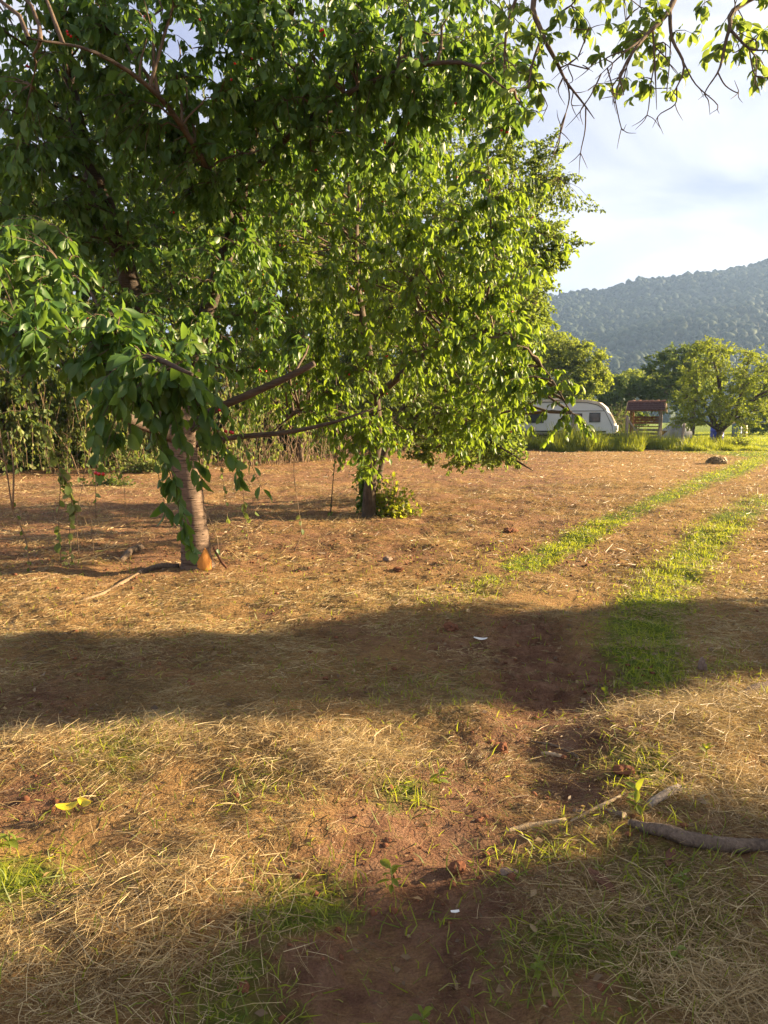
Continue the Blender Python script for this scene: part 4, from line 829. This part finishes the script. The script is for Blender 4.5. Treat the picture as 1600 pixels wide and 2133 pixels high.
# ------------------------------------------------------------------ caravan
FZ = .27
def caravan():
    D = 46.5
    c = P(1180, 880, D); root = tag(empty('caravan', (c[0], D, FZ), R(-20)), 'old white caravan parked behind the fence, nose to the right', 'caravan')
    prof = [(-2.75, .55), (-2.9, 1.2), (-2.85, 1.9), (-2.62, 2.34), (-2.2, 2.44), (0, 2.46), (1.35, 2.42), (1.95, 2.28), (2.28, 2.02), (2.42, 1.78), (2.86, .95), (2.95, .62), (2.8, .5), (-2.6, .5)]
    MB().prism(prof, -1.05, 1.05).build('body', M['white_paint'], root, False, .035)
    up = [(-2.66, 2.36), (-2.2, 2.455), (0, 2.475), (1.36, 2.435), (1.97, 2.295), (2.30, 2.03), (2.40, 1.87)]
    lo = [(2.25, 1.84), (2.14, 1.98), (1.86, 2.17), (1.3, 2.30), (0, 2.345), (-2.2, 2.33), (-2.5, 2.27)]
    MB().prism(up + lo, -1.075, 1.075).build('roof', M['cream_roof'], root, False, .02)
    MB().box((-.55, 0, 2.50), (.3, .35, .05)).build('roof_vent', M['cream_roof'], root, False, .015)
    # dark trim following roof and front corner, waist line, skirt
    tr = MB()
    edge = lo[::-1] + [(2.34, 1.72), (2.72, .95), (2.78, .62)]
    for y in (-1.062, 1.062):
        for a, b_ in zip(edge[:-1], edge[1:]): tr.bar((a[0], y, a[1]-.03), (b_[0], y, b_[1]-.03), .02, .028)
    tr.build('edge_trim', M['black_trim'], root)
    w = MB()
    for y in (-1.06, 1.06): w.box((-.2, y, 1.80), (2.45, .012, .018))
    w.build('waist_trim', M['black_trim'], root)
    k = MB()
    for y in (-1.06, 1.06): k.box((-.1, y, .60), (2.5, .015, .05))
    k.build('skirt', M['black_trim'], root)
    for x0, x1, z0, z1 in ((.42, 1.02, 1.05, 1.66), (1.42, 2.05, 1.15, 1.70), (-2.2, -1.2, 1.1, 1.68)):
        wn_ = MB()
        for (a, b_, cc, dd) in ((x0, x1, z0, z0+.05), (x0, x1, z1-.05, z1), (x0, x0+.05, z0+.052, z1-.052), (x1-.05, x1, z0+.052, z1-.052)):
            wn_.box(((a+b_)/2, -1.068, (cc+dd)/2), ((b_-a)/2, .018, (dd-cc)/2))
        o = wn_.build('window', M['black_trim'], root)
        MB().box(((x0+x1)/2, -1.058, (z0+z1)/2), ((x1-x0)/2-.045, .012, (z1-z0)/2-.045)).build('pane', M['glass'], o)
    # front window: two panes in the slanted face
    a = np.array((2.45, 1.70)); b2 = np.array((2.83, 1.0)); ax = (b2-a)/np.linalg.norm(b2-a); nrm = np.array((-ax[1], ax[0]))*-1
    nrm = nrm if nrm[0] > 0 else -nrm
    rot = np.array(((ax[0], 0, nrm[0]), (0, 1, 0), (ax[1], 0, nrm[1])))
    for y in (-.48, .48):
        m_ = (a+b2)/2 + nrm*.028
        o = MB().box((m_[0], y, m_[1]), (.40, .45, .014), rot).build('front_window', M['cream_roof'], root, False, .006)
        m2 = m_ + nrm*.02
        MB().box((m2[0], y, m2[1]), (.345, .395, .008), rot).build('pane', M['curtain_glass'], o)
    MB().box((2.93, 0, .80), (.03, .9, .16)).build('gas_locker', M['white_paint'], root, False, .02)
    for y in (-.8, .8): MB().box((2.97, y, .78), (.02, .09, .06)).build('lamp', M['red_lamp'] if y > 0 else M['black_trim'], root, False, .01)
    MB().box((-.75, -1.062, 1.25), (.3, .012, .68)).build('door', M['white_paint'], root, False, .008)
    for y in (-.92, .92):
        q = np.linspace(0, 2*math.pi, 21)[:-1]
        wh = MB(); pts = [(-.35, y-.09, .33), (-.35, y+.09, .33)]; V, Fs = tube_np(pts, .33, 20, 1); wh.add(V, Fs)
        o = wh.build('wheel', M['rubber'], root, False, .015)
        h = MB(); V, Fs = tube_np([(-.35, y-.1, .33), (-.35, y+.1, .33)], .18, 14, 1); h.add(V, Fs); h.build('hub_cap', M['steel'], o)
    hb = MB(); hb.bar((2.7, -.5, .48), (4.0, 0, .46), .07, .07); hb.bar((2.7, .5, .48), (4.0, 0, .46), .07, .075); hb.tube([(3.7, 0, .5), (3.7, 0, .02)], .03, 8, 1); hb.build('tow_bar', M['black_trim'], root)
    for x in (-2.3, 2.3):
        for y in (-.85, .85): MB().bar((x, y, .5), (x, y, 0), .05, .05).build('corner_leg', M['steel'], root)
caravan()

# ------------------------------------------------------------------ tiled shelter
def shelter():
    D = 44.5; c = P(1346, 880, D); root = tag(empty('tiled_shelter', (c[0], D, FZ), R(-24)), 'small timber shelter with red brown tiled gable roof', 'shelter')
    w, dp, he, hr = .90, .62, 1.80, 2.28         # half length, half depth, eaves, ridge
    for x in (-.78, .78):
        for y in (-.6, .6): MB().box((x, y, .92), (.05, .05, .92)).build('post', M['grey_wood'] if x > 0 else M['brown_board'], root, False, .008)
    for y in (-.6, .6): MB().box((0, y, 1.86), (.9, .045, .06)).build('beam', M['grey_wood'], root, False, .006)
    for x in (-.78, .78): MB().box((x, 0, 1.82), (.04, .55, .05)).build('cross_beam', M['grey_wood'], root, False, .006)
    sl = math.atan2(hr - he, dp + .12); ln = math.hypot(hr-he, dp+.12)
    rf = MB()
    for s in (-1, 1):
        cs, sn = math.cos(sl), math.sin(sl)
        rot = np.array(((1, 0, 0), (0, cs, s*sn*-1*-1 if s < 0 else -sn), (0, sn if s < 0 else -sn, cs)))
        rot = np.array(((1, 0, 0), (0, cs, -(-s)*sn*-1), (0, -s*sn, cs)))
        rf.box((0, s*(dp+.12)/2, (he+hr)/2), (w+.12, ln/2, .015), rot)
    o_roof = rf.build('roof', M['brown_board'], root)
    # tiles: overlapping courses of shallow channel tiles
    cols, rows = 13, 4; tw = 2*(w+.13)/cols; tl = ln/rows*1.18
    xs_ = np.linspace(-.5, .5, 5)*tw; zs = np.array((.0, .03, .012, .03, .0))
    V = []; 
    for yy, zz in ((0, 0.012), (tl, .0)):
        for a, b_ in zip(xs_, zs): V.append((a, yy, b_ + zz + .012))
    for yy, zz in ((0, 0.012), (tl, .0)):
        for a, b_ in zip(xs_, zs): V.append((a, yy, b_ + zz))
    Fq = [(j, j+1, j+6, j+5) for j in range(4)] + [(10+j, 15+j, 16+j, 11+j) for j in range(4)] + [(j, 10+j, 11+j, j+1) for j in range(4)]
    tme = bpy.data.meshes.new('tile'); tme.from_pydata(V, [], Fq); tme.materials.append(M['tile'])
    rs = np.random.default_rng(4)
    for s in (-1, 1):
        for r_ in range(rows):
            for q in range(cols):
                f0 = r_/rows; yy = s*(dp+.12)*(1-f0); zz = he + (hr-he)*f0 + .022
                o = link('tile', tme, root)
                o.location = (-(w+.13) + tw*(q+.5), yy, zz + .003*rs.random()); o.rotation_euler = (sl + .02*rs.normal(), 0, 0) if s < 0 else (sl + .02*rs.normal(), 0, math.pi)
    for q in range(6):
        x = -(w+.1) + (q+.5)*2*(w+.1)/6
        V, Fs = tube_np([(x-.2, 0, hr+.035), (x+.2, 0, hr+.055)], [.075, .095], 10, 1); MB().add(V, Fs).build('ridge_tile', M['ridge_tile'], root, True)
    for x in (-w-.15, w+.15):
        for s in (-1, 1): MB().bar((x, s*(dp+.14), he-.08), (x, s*.02, hr-.03), .03, .13).build('barge_board', M['pale_wood'], root)
    # bench back, seat boards and low front boards inside
    for z in (1.12, 1.27, 1.42): MB().box((0, .45, z), (.72, .02, .065)).build('board', M['brown_board'], root, False, .004)
    for z in (.3, .5, .7): MB().box((0, .1, z), (.72, .03, .07)).build('board', M['grey_wood'], root, False, .004)
    MB().box((0, .3, .9), (.7, .2, .025)).build('seat', M['brown_board'], root, False, .004)
    MB().bar((-.6, -.2, .3), (-.35, -.2, .85), .07, .06).build('strut', M['pale_wood'], root)
shelter()

# ------------------------------------------------------------------ fence by the weeds
def post(label, px, d, h, lean, r=.07, m='grey_wood', name='fence_post'):
    c = P(px, 900, d); z0 = Hs(c[0], d); root = tag(empty(name, (c[0], d, z0)), label, 'post', 'posts of the field fence')
    rs = np.random.default_rng(int(px))
    MB().tube([(0, 0, -.1), (lean*.4, 0, h*.5), (lean, 0, h)], [r*1.05, r, r*.85], 9, 4, .12, int(px)).build('shaft', M[m], root, True)
    MB().tube([(lean, 0, h-.004), (lean+.01, 0, h+.03)], [r*.7, r*.3], 9, 1, .2, 3).build('weathered_top', M[m], root, True)
    return root
p1 = post('grey fence post with a slanting brace left of the shelter', 1305, 40.3, 1.72, .02, .085)
MB().bar((.05, .02, 1.55), (.85, .1, .55), .09, .09).build('brace', M['grey_wood'], p1, False, .01)
post('grey fence post standing in the weeds right of the shelter', 1421, 40.0, 1.35, .10, .075)
post('short grey fence post below the caravan door', 1112, 40.6, 1.1, -.03, .075)
post('grey fence post before the caravan side window', 1197, 40.8, 1.75, .02, .085)
a = P(1236, 905, 41); b2 = P(1346, 909, 41); root = tag(empty('fence_rail', a), 'dark horizontal fence rail between caravan nose and shelter', 'rail')
MB().tube([(0, 0, 0), ((b2-a)*.5)+np.array((0, 0, -.02)), b2-a], [.075, .08, .10], 9, 3, .1, 3).build('pole', M['rail_wood'], root, True)
V, Fs = tube_np([b2-a-np.array((.55, .06, 0)), b2-a+np.array((.12, -.06, -.01))], [.14, .15], 9, 1, .12, 5); MB().add(V, Fs).build('end_block', M['rail_wood'], root, True)
c = P(1152, 905, 41); root = tag(empty('lower_rail', c), 'dark lower fence rail running below the caravan side', 'rail')
MB().tube([(-1.2, 0, .02), (0, 0, 0), (1.3, 0, -.03)], [.06, .065, .06], 8, 3, .1, 4).build('pole', M['rail_wood'], root, True)
c = P(1183, 905, 41.3); root = tag(empty('picket_panel', (c[0], 41.3, 0)), 'short stepped panel of grey upright boards before the caravan', 'fence')
for k, h in enumerate((1.05, 1.22, 1.30, 1.38)): MB().box((-.28+.17*k, 0, h/2), (.07, .014, h/2)).build('picket', M['grey_wood'], root, False, .005)
MB().box((0, .035, .55), (.42, .02, .04)).build('cross_rail', M['grey_wood'], root)

# ------------------------------------------------------------------ things on the lawn
def drum(name, label, px, d, m, r, h, cat, z=0):
    c = P(px, 900, d); root = tag(empty(name, (c[0], d, FZ)), label, cat)
    pr = [(r*.94, 0), (r, .03), (r, h*.3), (r*1.05, h*.33), (r, h*.36), (r, h*.64), (r*1.05, h*.67), (r, h*.7), (r, h-.04), (r*.93, h), (r*.85, h-.02)]
    V, Fs = tube_np([(0, 0, z_) for _, z_ in pr], [q for q, _ in pr], 20, 1); MB().add(V, Fs).build('shell', M[m], root, True)
    MB().tube([(r*.45, 0, h-.025), (r*.45, 0, h+.03)], .05, 10, 1).build('bung', M['black_trim'], root)
    return root
drum('blue_barrel', 'bright blue plastic barrel behind the forked tree trunk', 1494, 46.0, 'blue_plastic', .38, .95, 'barrel')
drum('grey_barrel', 'slate blue barrel standing in shade right of the forked tree', 1535, 56.0, 'slate_plastic', .34, 1.0, 'barrel')
drum('olive_barrel', 'olive yellow barrel next to the slate blue one', 1547, 56.2, 'olive_plastic', .33, .95, 'barrel')
c = P(1402, 880, 49.0); root = tag(empty('tarp_heap', (c[0], 49.0, FZ)), 'grey white tarpaulin over a heap right of the shelter', 'tarp')
gx_, gy_ = np.meshgrid(np.linspace(-1, 1, 17), np.linspace(-1, 1, 11))
tz = (1.55*np.clip(1-np.abs(gx_ - .25)/1.25, 0, 1)**.75*np.clip(1-np.abs(gy_)**4, 0, 1)**.5 + .12*(vnoise(gx_*4+9, gy_*4+3, 5)-.5)).clip(0)
i = np.arange(10)[:, None]*17 + np.arange(16)[None, :]
link('sheet', np_mesh('sheet', np.stack([gx_.ravel()*1.0, gy_.ravel()*.8, tz.ravel()*.85], 1), [np.stack([i, i+1, i+18, i+17], -1).reshape(-1, 4)], M['tarp']), root)
MB().box((0, 0, .3), (.8, .5, .3)).build('stack', M['brown_board'], root)
# hay heap on the field
p = GP(1493, 966); root = tag(empty('hay_heap', p), 'small rounded heap of hay on the far field', 'hay')
rs = np.random.default_rng(12); n = 1100
u_ = unit(rs.normal(size=(n, 3)))*np.array((.36, .30, .22))*(.7 + .4*rs.random((n, 1))); u_[:, 2] = np.abs(u_[:, 2])
t3 = np.linspace(-.5, .5, 4); dd = unit(np.cross(u_, rs.normal(size=(n, 3))))
Cc = u_[:, None] + dd[:, None]*(t3*.28)[None, :, None] - u_[:, None]*(.7*t3**2)[None, :, None]; Cc[..., 2] = np.maximum(Cc[..., 2], .0)
V, Qh = tubes_batch(Cc, np.full((n, 4), .008), 3); o = link('straws', np_mesh('straws', V, [Qh], M['straw'], np.repeat(.2+.6*rs.random(n), 12)), root); o['kind'] = 'stuff'
V = ICO_V*np.array((.22, .18, .13))*(1 + .1*(rs.random((len(ICO_V), 1))-.5)); V[:, 2] = np.maximum(V[:, 2], -.05)
link('core', np_mesh('core', V, [ICO_F], M['straw'], np.full(len(V), .2)), root)

# ------------------------------------------------------------------ saplings and hanging vines
def stem_thing(name, label, paths, rad, m, leaves, lm, seed, cat='vine', group=None, L=.07, W=.7, droop=1.0):
    """paths: list of world polylines; leaves: count per path"""
    rs = np.random.default_rng(seed); base = np.array(paths[0][-1], float); root = tag(empty(name, base), label, cat, group)
    for k, p in enumerate(paths):
        p = np.array(p, float); q = catmull(p, 5)
        MB().tube(p - base, [rad*1.0 if j == len(p)-1 else rad*.7 for j in range(len(p))], 6, 5, .15, seed+k).build('stem', M[m], root, True)
        nl = leaves[k] if isinstance(leaves, (list, tuple)) else leaves
        if nl:
            f = rs.random(nl)*(len(q)-1); j = f.astype(int).clip(0, len(q)-2); pos = q[j] + (q[j+1]-q[j])*(f-j)[:, None]
            d = unit(rs.normal(size=(nl, 3))*.55 + np.array((0, 0, -droop))); Ls = L*(.7+.6*rs.random(nl))
            TV, TT = template('fine')
            vr = [np_mesh('leaf', TV*(1+.1*(rs.random(TV.shape)-.5)), [TT], M[lm], np.full(len(TV), (v_+.5)/3)) for v_ in range(3)]
            nn = unit(rs.normal(size=(nl, 3)) + np.array((.2, -.8, .3))); nn = unit(nn - d*np.sum(nn*d, 1)[:, None]); xx = np.cross(d, nn)
            for a_ in range(nl):
                o = link('leaf', vr[a_ % 3], root); pp = pos[a_] - base
                o.matrix_local = Matrix(((xx[a_, 0]*Ls[a_]*W, d[a_, 0]*Ls[a_], nn[a_, 0]*Ls[a_], pp[0]), (xx[a_, 1]*Ls[a_]*W, d[a_, 1]*Ls[a_], nn[a_, 1]*Ls[a_], pp[1]), (xx[a_, 2]*Ls[a_]*W, d[a_, 2]*Ls[a_], nn[a_, 2]*Ls[a_], pp[2]), (0, 0, 0, 1)))
    return root
VG = 'creepers hanging from the cherry branches'
dv = G(130, 1180)[1]
stem_thing('hanging_vine', 'wilted creeper in two pale leafy strands left of the cherry trunk', [[P(60, 800, dv), P(95, 900, dv), P(125, 985, dv), P(122, 1080, dv), P(128, 1185, dv)], [P(120, 980, dv), P(150, 1020, dv), P(145, 1100, dv), P(150, 1172, dv)], [P(122, 990, dv), P(140, 1005, dv), P(155, 1070, dv)]], .006, 'dry_stem', [26, 24, 12], 'wilted_leaf', 101, group=VG, L=.10)
ds = G(65, 1200)[1]
stem_thing('sapling', 'thin forked leafless sapling at the left edge', [[P(-5, 880, ds), P(12, 970, ds), P(26, 1060, ds), P(36, 1080, ds), P(55, 1130, ds), P(60, 1170, ds), P(66, 1203, ds)], [P(15, 900, ds), P(28, 970, ds), P(27, 1060, ds)], [P(-30, 930, ds), P(15, 965, ds)]], .011, 'dry_stem', [9, 0, 0], 'thicket_leaf', 102, 'sapling', L=.07)
k = 0
for lab, pts, lv_ in (('thin bare creeper hanging behind the watered red soil left of the trunk', ((180, 955), (172, 1010), (160, 1080), (165, 1160)), 0),
                      ('thin curved creeper hanging close left of the cherry trunk', ((150, 960), (180, 1030), (190, 1090), (195, 1150)), 2),
                      ('pair of straight bare creeper stems left of the cherry trunk', ((196, 850), (198, 950), (200, 1080)), 3),
                      ('creeper with wilted leaves hanging before the pale weeds', ((240, 870), (245, 960), (258, 1010), (262, 1080)), 9),
                      ('leafy creeper strand hanging near the thicket at far left', ((66, 880), (68, 930), (66, 985)), 12),
                      ('long thin curved creeper right of the cherry trunk reaching the soil', ((620, 900), (612, 980), (622, 1060), (628, 1110), (612, 1150)), 3),
                      ('dark knotty hanging twig midway between the two cherry trunks', ((700, 780), (702, 900), (694, 1000), (688, 1075)), 8),
                      ('creeper with small wilted leaves right beside the cherry trunk', ((455, 900), (462, 980), (470, 1040), (476, 1100)), 14),
                      ('green arching shoot leaning off the cherry trunk', ((425, 1055), (440, 1090), (452, 1120), (455, 1150)), 2),
                      ('thin bent dry shoot right of the cherry trunk', ((495, 985), (520, 1010), (535, 1055), (500, 1110)), 3),
                      ('wilted creeper in the gap right of the near trunk', ((500, 930), (505, 1000), (510, 1070), (520, 1140)), 10)):
    yb = max(q[1] for q in pts); d_ = min(G(pts[-1][0], max(yb, 1040))[1], 13) if 'far left' not in lab else 19
    stem_thing('hanging_vine', lab.replace('behind the watered red soil ', 'over the red soil '), [[P(x, y, d_) for x, y in pts]], .0055 if k != 6 else .011, 'dry_stem' if k != 6 else 'twig', lv_, 'wilted_leaf' if k not in (6, 8) else 'cherry_leaf', 110+k, group=VG, L=.085); k += 1

# ------------------------------------------------------------------ fallen wood
def log(name, label, pts, rad, m='log_bark', cat='branch', group=None, knob=.10, n=12, ends='pale_wood', lift=.6):
    """pts: photograph pixels on the ground"""
    w = [GP(*q) for q in pts]; rad = [rad]*len(w) if np.isscalar(rad) else rad
    w = [a + np.array((0, 0, r*lift)) for a, r in zip(w, rad)]; base = w[0]; root = tag(empty(name, base), label, cat, group)
    pp = np.array(w) - base; MB().tube(pp, rad, n, 5, knob, int(pts[0][0])).build('wood', M[m], root, True)
    for a, b_, r in ((pp[0], pp[1], rad[0]), (pp[-1], pp[-2], rad[-1])):
        e = unit(a-b_); V, Fs = tube_np([a, a+e*.004], r*.86, n, 1); MB().add(V, Fs).build('cut_end', M[ends], root)
    return root
FW = 'fallen branches on the ground'
log('fallen_branch', 'curved grey barked branch lying at the right edge', [(1312, 1716), (1345, 1728), (1385, 1748), (1440, 1766), (1520, 1768), (1600, 1760), (1720, 1765)], [.014, .022, .026, .028, .027, .025, .025], 'log_bark', group=FW, knob=.12, n=14, lift=.8)
log('fallen_branch', 'thin dark branch end pointing at the curved grey branch', [(1245, 1672), (1275, 1686), (1300, 1702)], [.010, .013, .014], group=FW)
log('fallen_branch', 'short broken grey stick with pale splintered end', [(1352, 1672), (1385, 1655), (1415, 1642)], [.016, .019, .016], 'grey_wood', group=FW, knob=.2)
log('fallen_branch', 'straight tan split stick left of the green seedling', [(1190, 1692), (1240, 1674), (1292, 1658)], [.006, .010, .006], 'pale_wood', group=FW)
log('fallen_branch', 'pale frayed piece of wood lying across the soil path', [(1055, 1700), (1100, 1692), (1180, 1688)], [.008, .014, .009], 'pale_wood', group=FW, knob=.3)
log('fallen_branch', 'thin dark curved twig on the sunlit soil patch', [(1108, 1526), (1150, 1538), (1190, 1552), (1206, 1570), (1196, 1580)], [.004, .006, .007, .006, .004], 'twig', group=FW)
log('fallen_branch', 'pale broken stick beside the thin dark curved twig', [(1130, 1546), (1150, 1552), (1175, 1560)], [.007, .010, .007], 'pale_wood', group=FW, knob=.3)
log('fallen_branch', 'thick log end at the right edge above the straw', [(1545, 1462), (1575, 1448), (1640, 1428)], [.02, .03, .034], 'log_bark', group=FW)
log('fallen_branch', 'pale branch lying left below the cherry trunk', [(172, 1246), (215, 1228), (260, 1206), (290, 1192)], [.012, .017, .020, .018], 'dry_stem', group=FW, knob=.2)
log('fallen_branch', 'dark branch lying against the foot of the cherry trunk', [(292, 1192), (330, 1184), (372, 1180)], [.03, .034, .03], 'log_bark', group=FW)
log('fallen_branch', 'long thin stick lying at the far left of the cherry', [(25, 1224), (70, 1214), (120, 1200)], [.008, .010, .006], 'dry_stem', group=FW)
log('fallen_branch', 'dark chunk of branch on red soil left of the trunk', [(252, 1160), (275, 1148), (296, 1138)], [.03, .04, .03], 'log_bark', group=FW, knob=.2)
log('fallen_branch', 'short upright looking dry stick in the straw at lower right', [(1575, 1628), (1590, 1640), (1600, 1655)], [.008, .01, .008], 'log_bark', group=FW)
for k, (lab, px, py, sx, sy, sz, m_, cat_) in enumerate((
        ('reddish bark chip in the grass below the curved branch', 1253, 1832, .075, .02, .010, 'bark_chip', 'bark'),
        ('brown bark flake on the soil path', 1062, 1808, .03, .022, .010, 'stone', 'bark'),
        ('brown bark strip left of the curved branch', 1395, 1788, .06, .018, .008, 'bark_chip', 'bark'),
        ('upright bark piece on the shaded green strip', 1462, 1398, .03, .02, .05, 'stone', 'bark'),
        ('red soil lump on the sunlit patch of the path', 952, 1790, .035, .03, .025, 'clod', 'clod'),
        ('red soil lump at the edge of the sunlit soil', 1042, 1546, .04, .035, .03, 'clod', 'clod'),
        ('round brown stone near the pale frayed wood', 1212, 1668, .018, .015, .012, 'stone', 'stone'),
        ('small stone on the path beside the log pieces', 1200, 1664, .012, .012, .010, 'stone', 'stone'),
        ('large red soil clod right of the path', 1300, 1610, .045, .035, .022, 'clod', 'clod'),
        ('pale stone in the far left of the red field', 808, 1165, .06, .05, .035, 'stone', 'stone'),
        ('dark soil clod in the middle of the field', 830, 1186, .06, .05, .03, 'clod', 'clod'),
        ('dark heap of soil clods by the tyre print', 1062, 1106, .16, .10, .045, 'clod', 'clod'),
        ('low soil clod heap left of the tyre print', 940, 1310, .07, .05, .03, 'clod', 'clod'))):
    p = GP(px, py); rs = np.random.default_rng(200+k); root = tag(empty('bark_piece' if cat_ == 'bark' else ('stone' if cat_ == 'stone' else 'soil_lump'), p, rs.random()*3), lab, cat_, 'loose pieces on the ground')
    bm = bmesh.new(); bmesh.ops.create_icosphere(bm, subdivisions=3, radius=1)
    for v in bm.verts:
        q = np.array(v.co); f = .45 + 1.1*fbm(np.array([q[0]*2.6+k]), np.array([q[1]*2.6+q[2]*3]), k)[0]; v.co = Vector((q[0]*sx*f, q[1]*sy*f, q[2]*sz*f + sz*.4))
    me = bpy.data.meshes.new('piece'); bm.to_mesh(me); bm.free(); me.materials.append(M[m_]); me.polygons.foreach_set('use_smooth', [cat_ == 'stone']*len(me.polygons)); link('body', me, root)
def scrap(name, label, px, py, w, h, m, cat, curl=.3, up=0, rz=0.0, cols=5, leafy=False, group=None):
    p = GP(px, py, .02 + up); root = tag(empty(name, p, rz), label, cat, group)
    u_, v_ = np.meshgrid(np.linspace(-1, 1, cols), np.linspace(-1, 1, 5)); sh = np.sqrt(np.clip(1-u_**2*.92, .05, 1)) if leafy else 1 - .15*np.abs(u_)
    Z = curl*w*(u_**2*.6 + .25*np.sin(v_*2+u_*1.5)); V = np.stack([(u_*w).ravel(), (v_*h*sh).ravel(), Z.ravel()], 1); i = np.arange(4)[:, None]*cols + np.arange(cols-1)[None, :]
    Qs = np.stack([i, i+1, i+cols+1, i+cols], -1).reshape(-1, 4)
    n_ = len(V); V2 = V - np.array((0, 0, .0015)); o = link('sheet', np_mesh('sheet', np.concatenate([V, V2]), [np.concatenate([Qs, Qs[:, ::-1] + n_])], M[m], np.full(2*n_, .5)), root)
    return root
scrap('yellow_leaf', 'larger bright yellow fallen leaf in the straw at left', 140, 1690, .042, .022, 'yellow_leaf', 'leaf', .5, .03, .4, 9, True, 'yellow fallen leaves')
scrap('yellow_leaf', 'smaller yellow green fallen leaf beside the bright one', 178, 1684, .038, .018, 'yellow_leaf', 'leaf', .6, .03, -.5, 9, True, 'yellow fallen leaves')
scrap('white_scrap', 'small white scrap on the soil path', 948, 1891, .014, .006, 'white_scrap', 'litter', .2, .005, .2)
scrap('pale_leaf', 'pale dry leaf on the shaded soil', 1001, 1331, .05, .016, 'white_scrap', 'leaf', .3, .01, -.2, 9, True)
scrap('white_scrap', 'tiny white scrap on the sunlit field', 1044, 1131, .03, .02, 'white_scrap', 'litter', .4, .01, .3)
scrap('pale_leaf', 'upright pale dry leaf in the middle of the field', 980, 1108, .05, .06, 'pale_wood', 'leaf', .8, .05, 1.0, 9, True)
scrap('white_scrap', 'crumpled white bag before the dry stems', 667, 946, .20, .16, 'white_scrap', 'litter', .9, .18, .6)

# ------------------------------------------------------------------ seedlings in the foreground
for k, (lab, px, py, h, n_) in enumerate((('upright green nettle seedling by the broken stick', 1325, 1690, .11, 10), ('green seedling at the edge of the sunlit soil', 815, 1830, .10, 9), ('green seedling in the sunlit straw at right', 1470, 1590, .08, 8),
        ('green weed rosette below the bark chip', 1420, 1845, .06, 8), ('small weed near the bottom right', 1410, 2010, .07, 8), ('small weed at the lower middle', 1120, 2030, .06, 9), ('round leaved weed at the bottom edge', 880, 2110, .07, 9),
        ('green seedling at the straw edge above the path', 915, 1620, .09, 8), ('small weed at the left edge', 20, 1770, .09, 8), ('little weed in the shaded soil', 1260, 1440, .08, 7))):
    p = GP(px, py); rs = np.random.default_rng(300+k); root = tag(empty('seedling', p), lab, 'weed', 'seedlings in the foreground')
    MB().tube([(0, 0, -.01), (.004, 0, h*.5), (-.003, .004, h)], [.0022, .002, .001], 6, 3).build('stem', M['stalk'], root, True)
    TV, TT = template('fine'); me = np_mesh('leaf', TV, [TT], M['grass'], np.full(len(TV), .3 + .3*rs.random()))
    for a in range(n_):
        o = link('leaf', me, root); an = a*2.4 + rs.random(); s_ = h*(.35 + .35*rs.random())
        o.location = (0, 0, h*(.25 + .75*a/n_)); o.rotation_euler = (.5*rs.normal() + .2, .2*rs.normal(), an); o.scale = (s_*.5, s_, s_)

# ------------------------------------------------------------------ haze
me = bpy.data.meshes.new('haze'); q = MB().box((0, 900, 86), (2800, 1600, 90)); me.from_pydata(q.v[0].tolist(), [], q.f)
bm = bmesh.new(); bm.from_mesh(me); bmesh.ops.recalc_face_normals(bm, faces=bm.faces); bm.to_mesh(me); bm.free()
m, n, l, out = mat('haze'); pv = n.new('ShaderNodeVolumePrincipled'); pv.inputs['Color'].default_value = (.40, .60, .98, 1); pv.inputs['Density'].default_value = .00027; pv.inputs['Anisotropy'].default_value = .25
l.new(pv.outputs[0], out.inputs['Volume']); me.materials.append(m); tag(link('haze', me), 'thin evening haze over the valley', 'haze', kind='stuff')
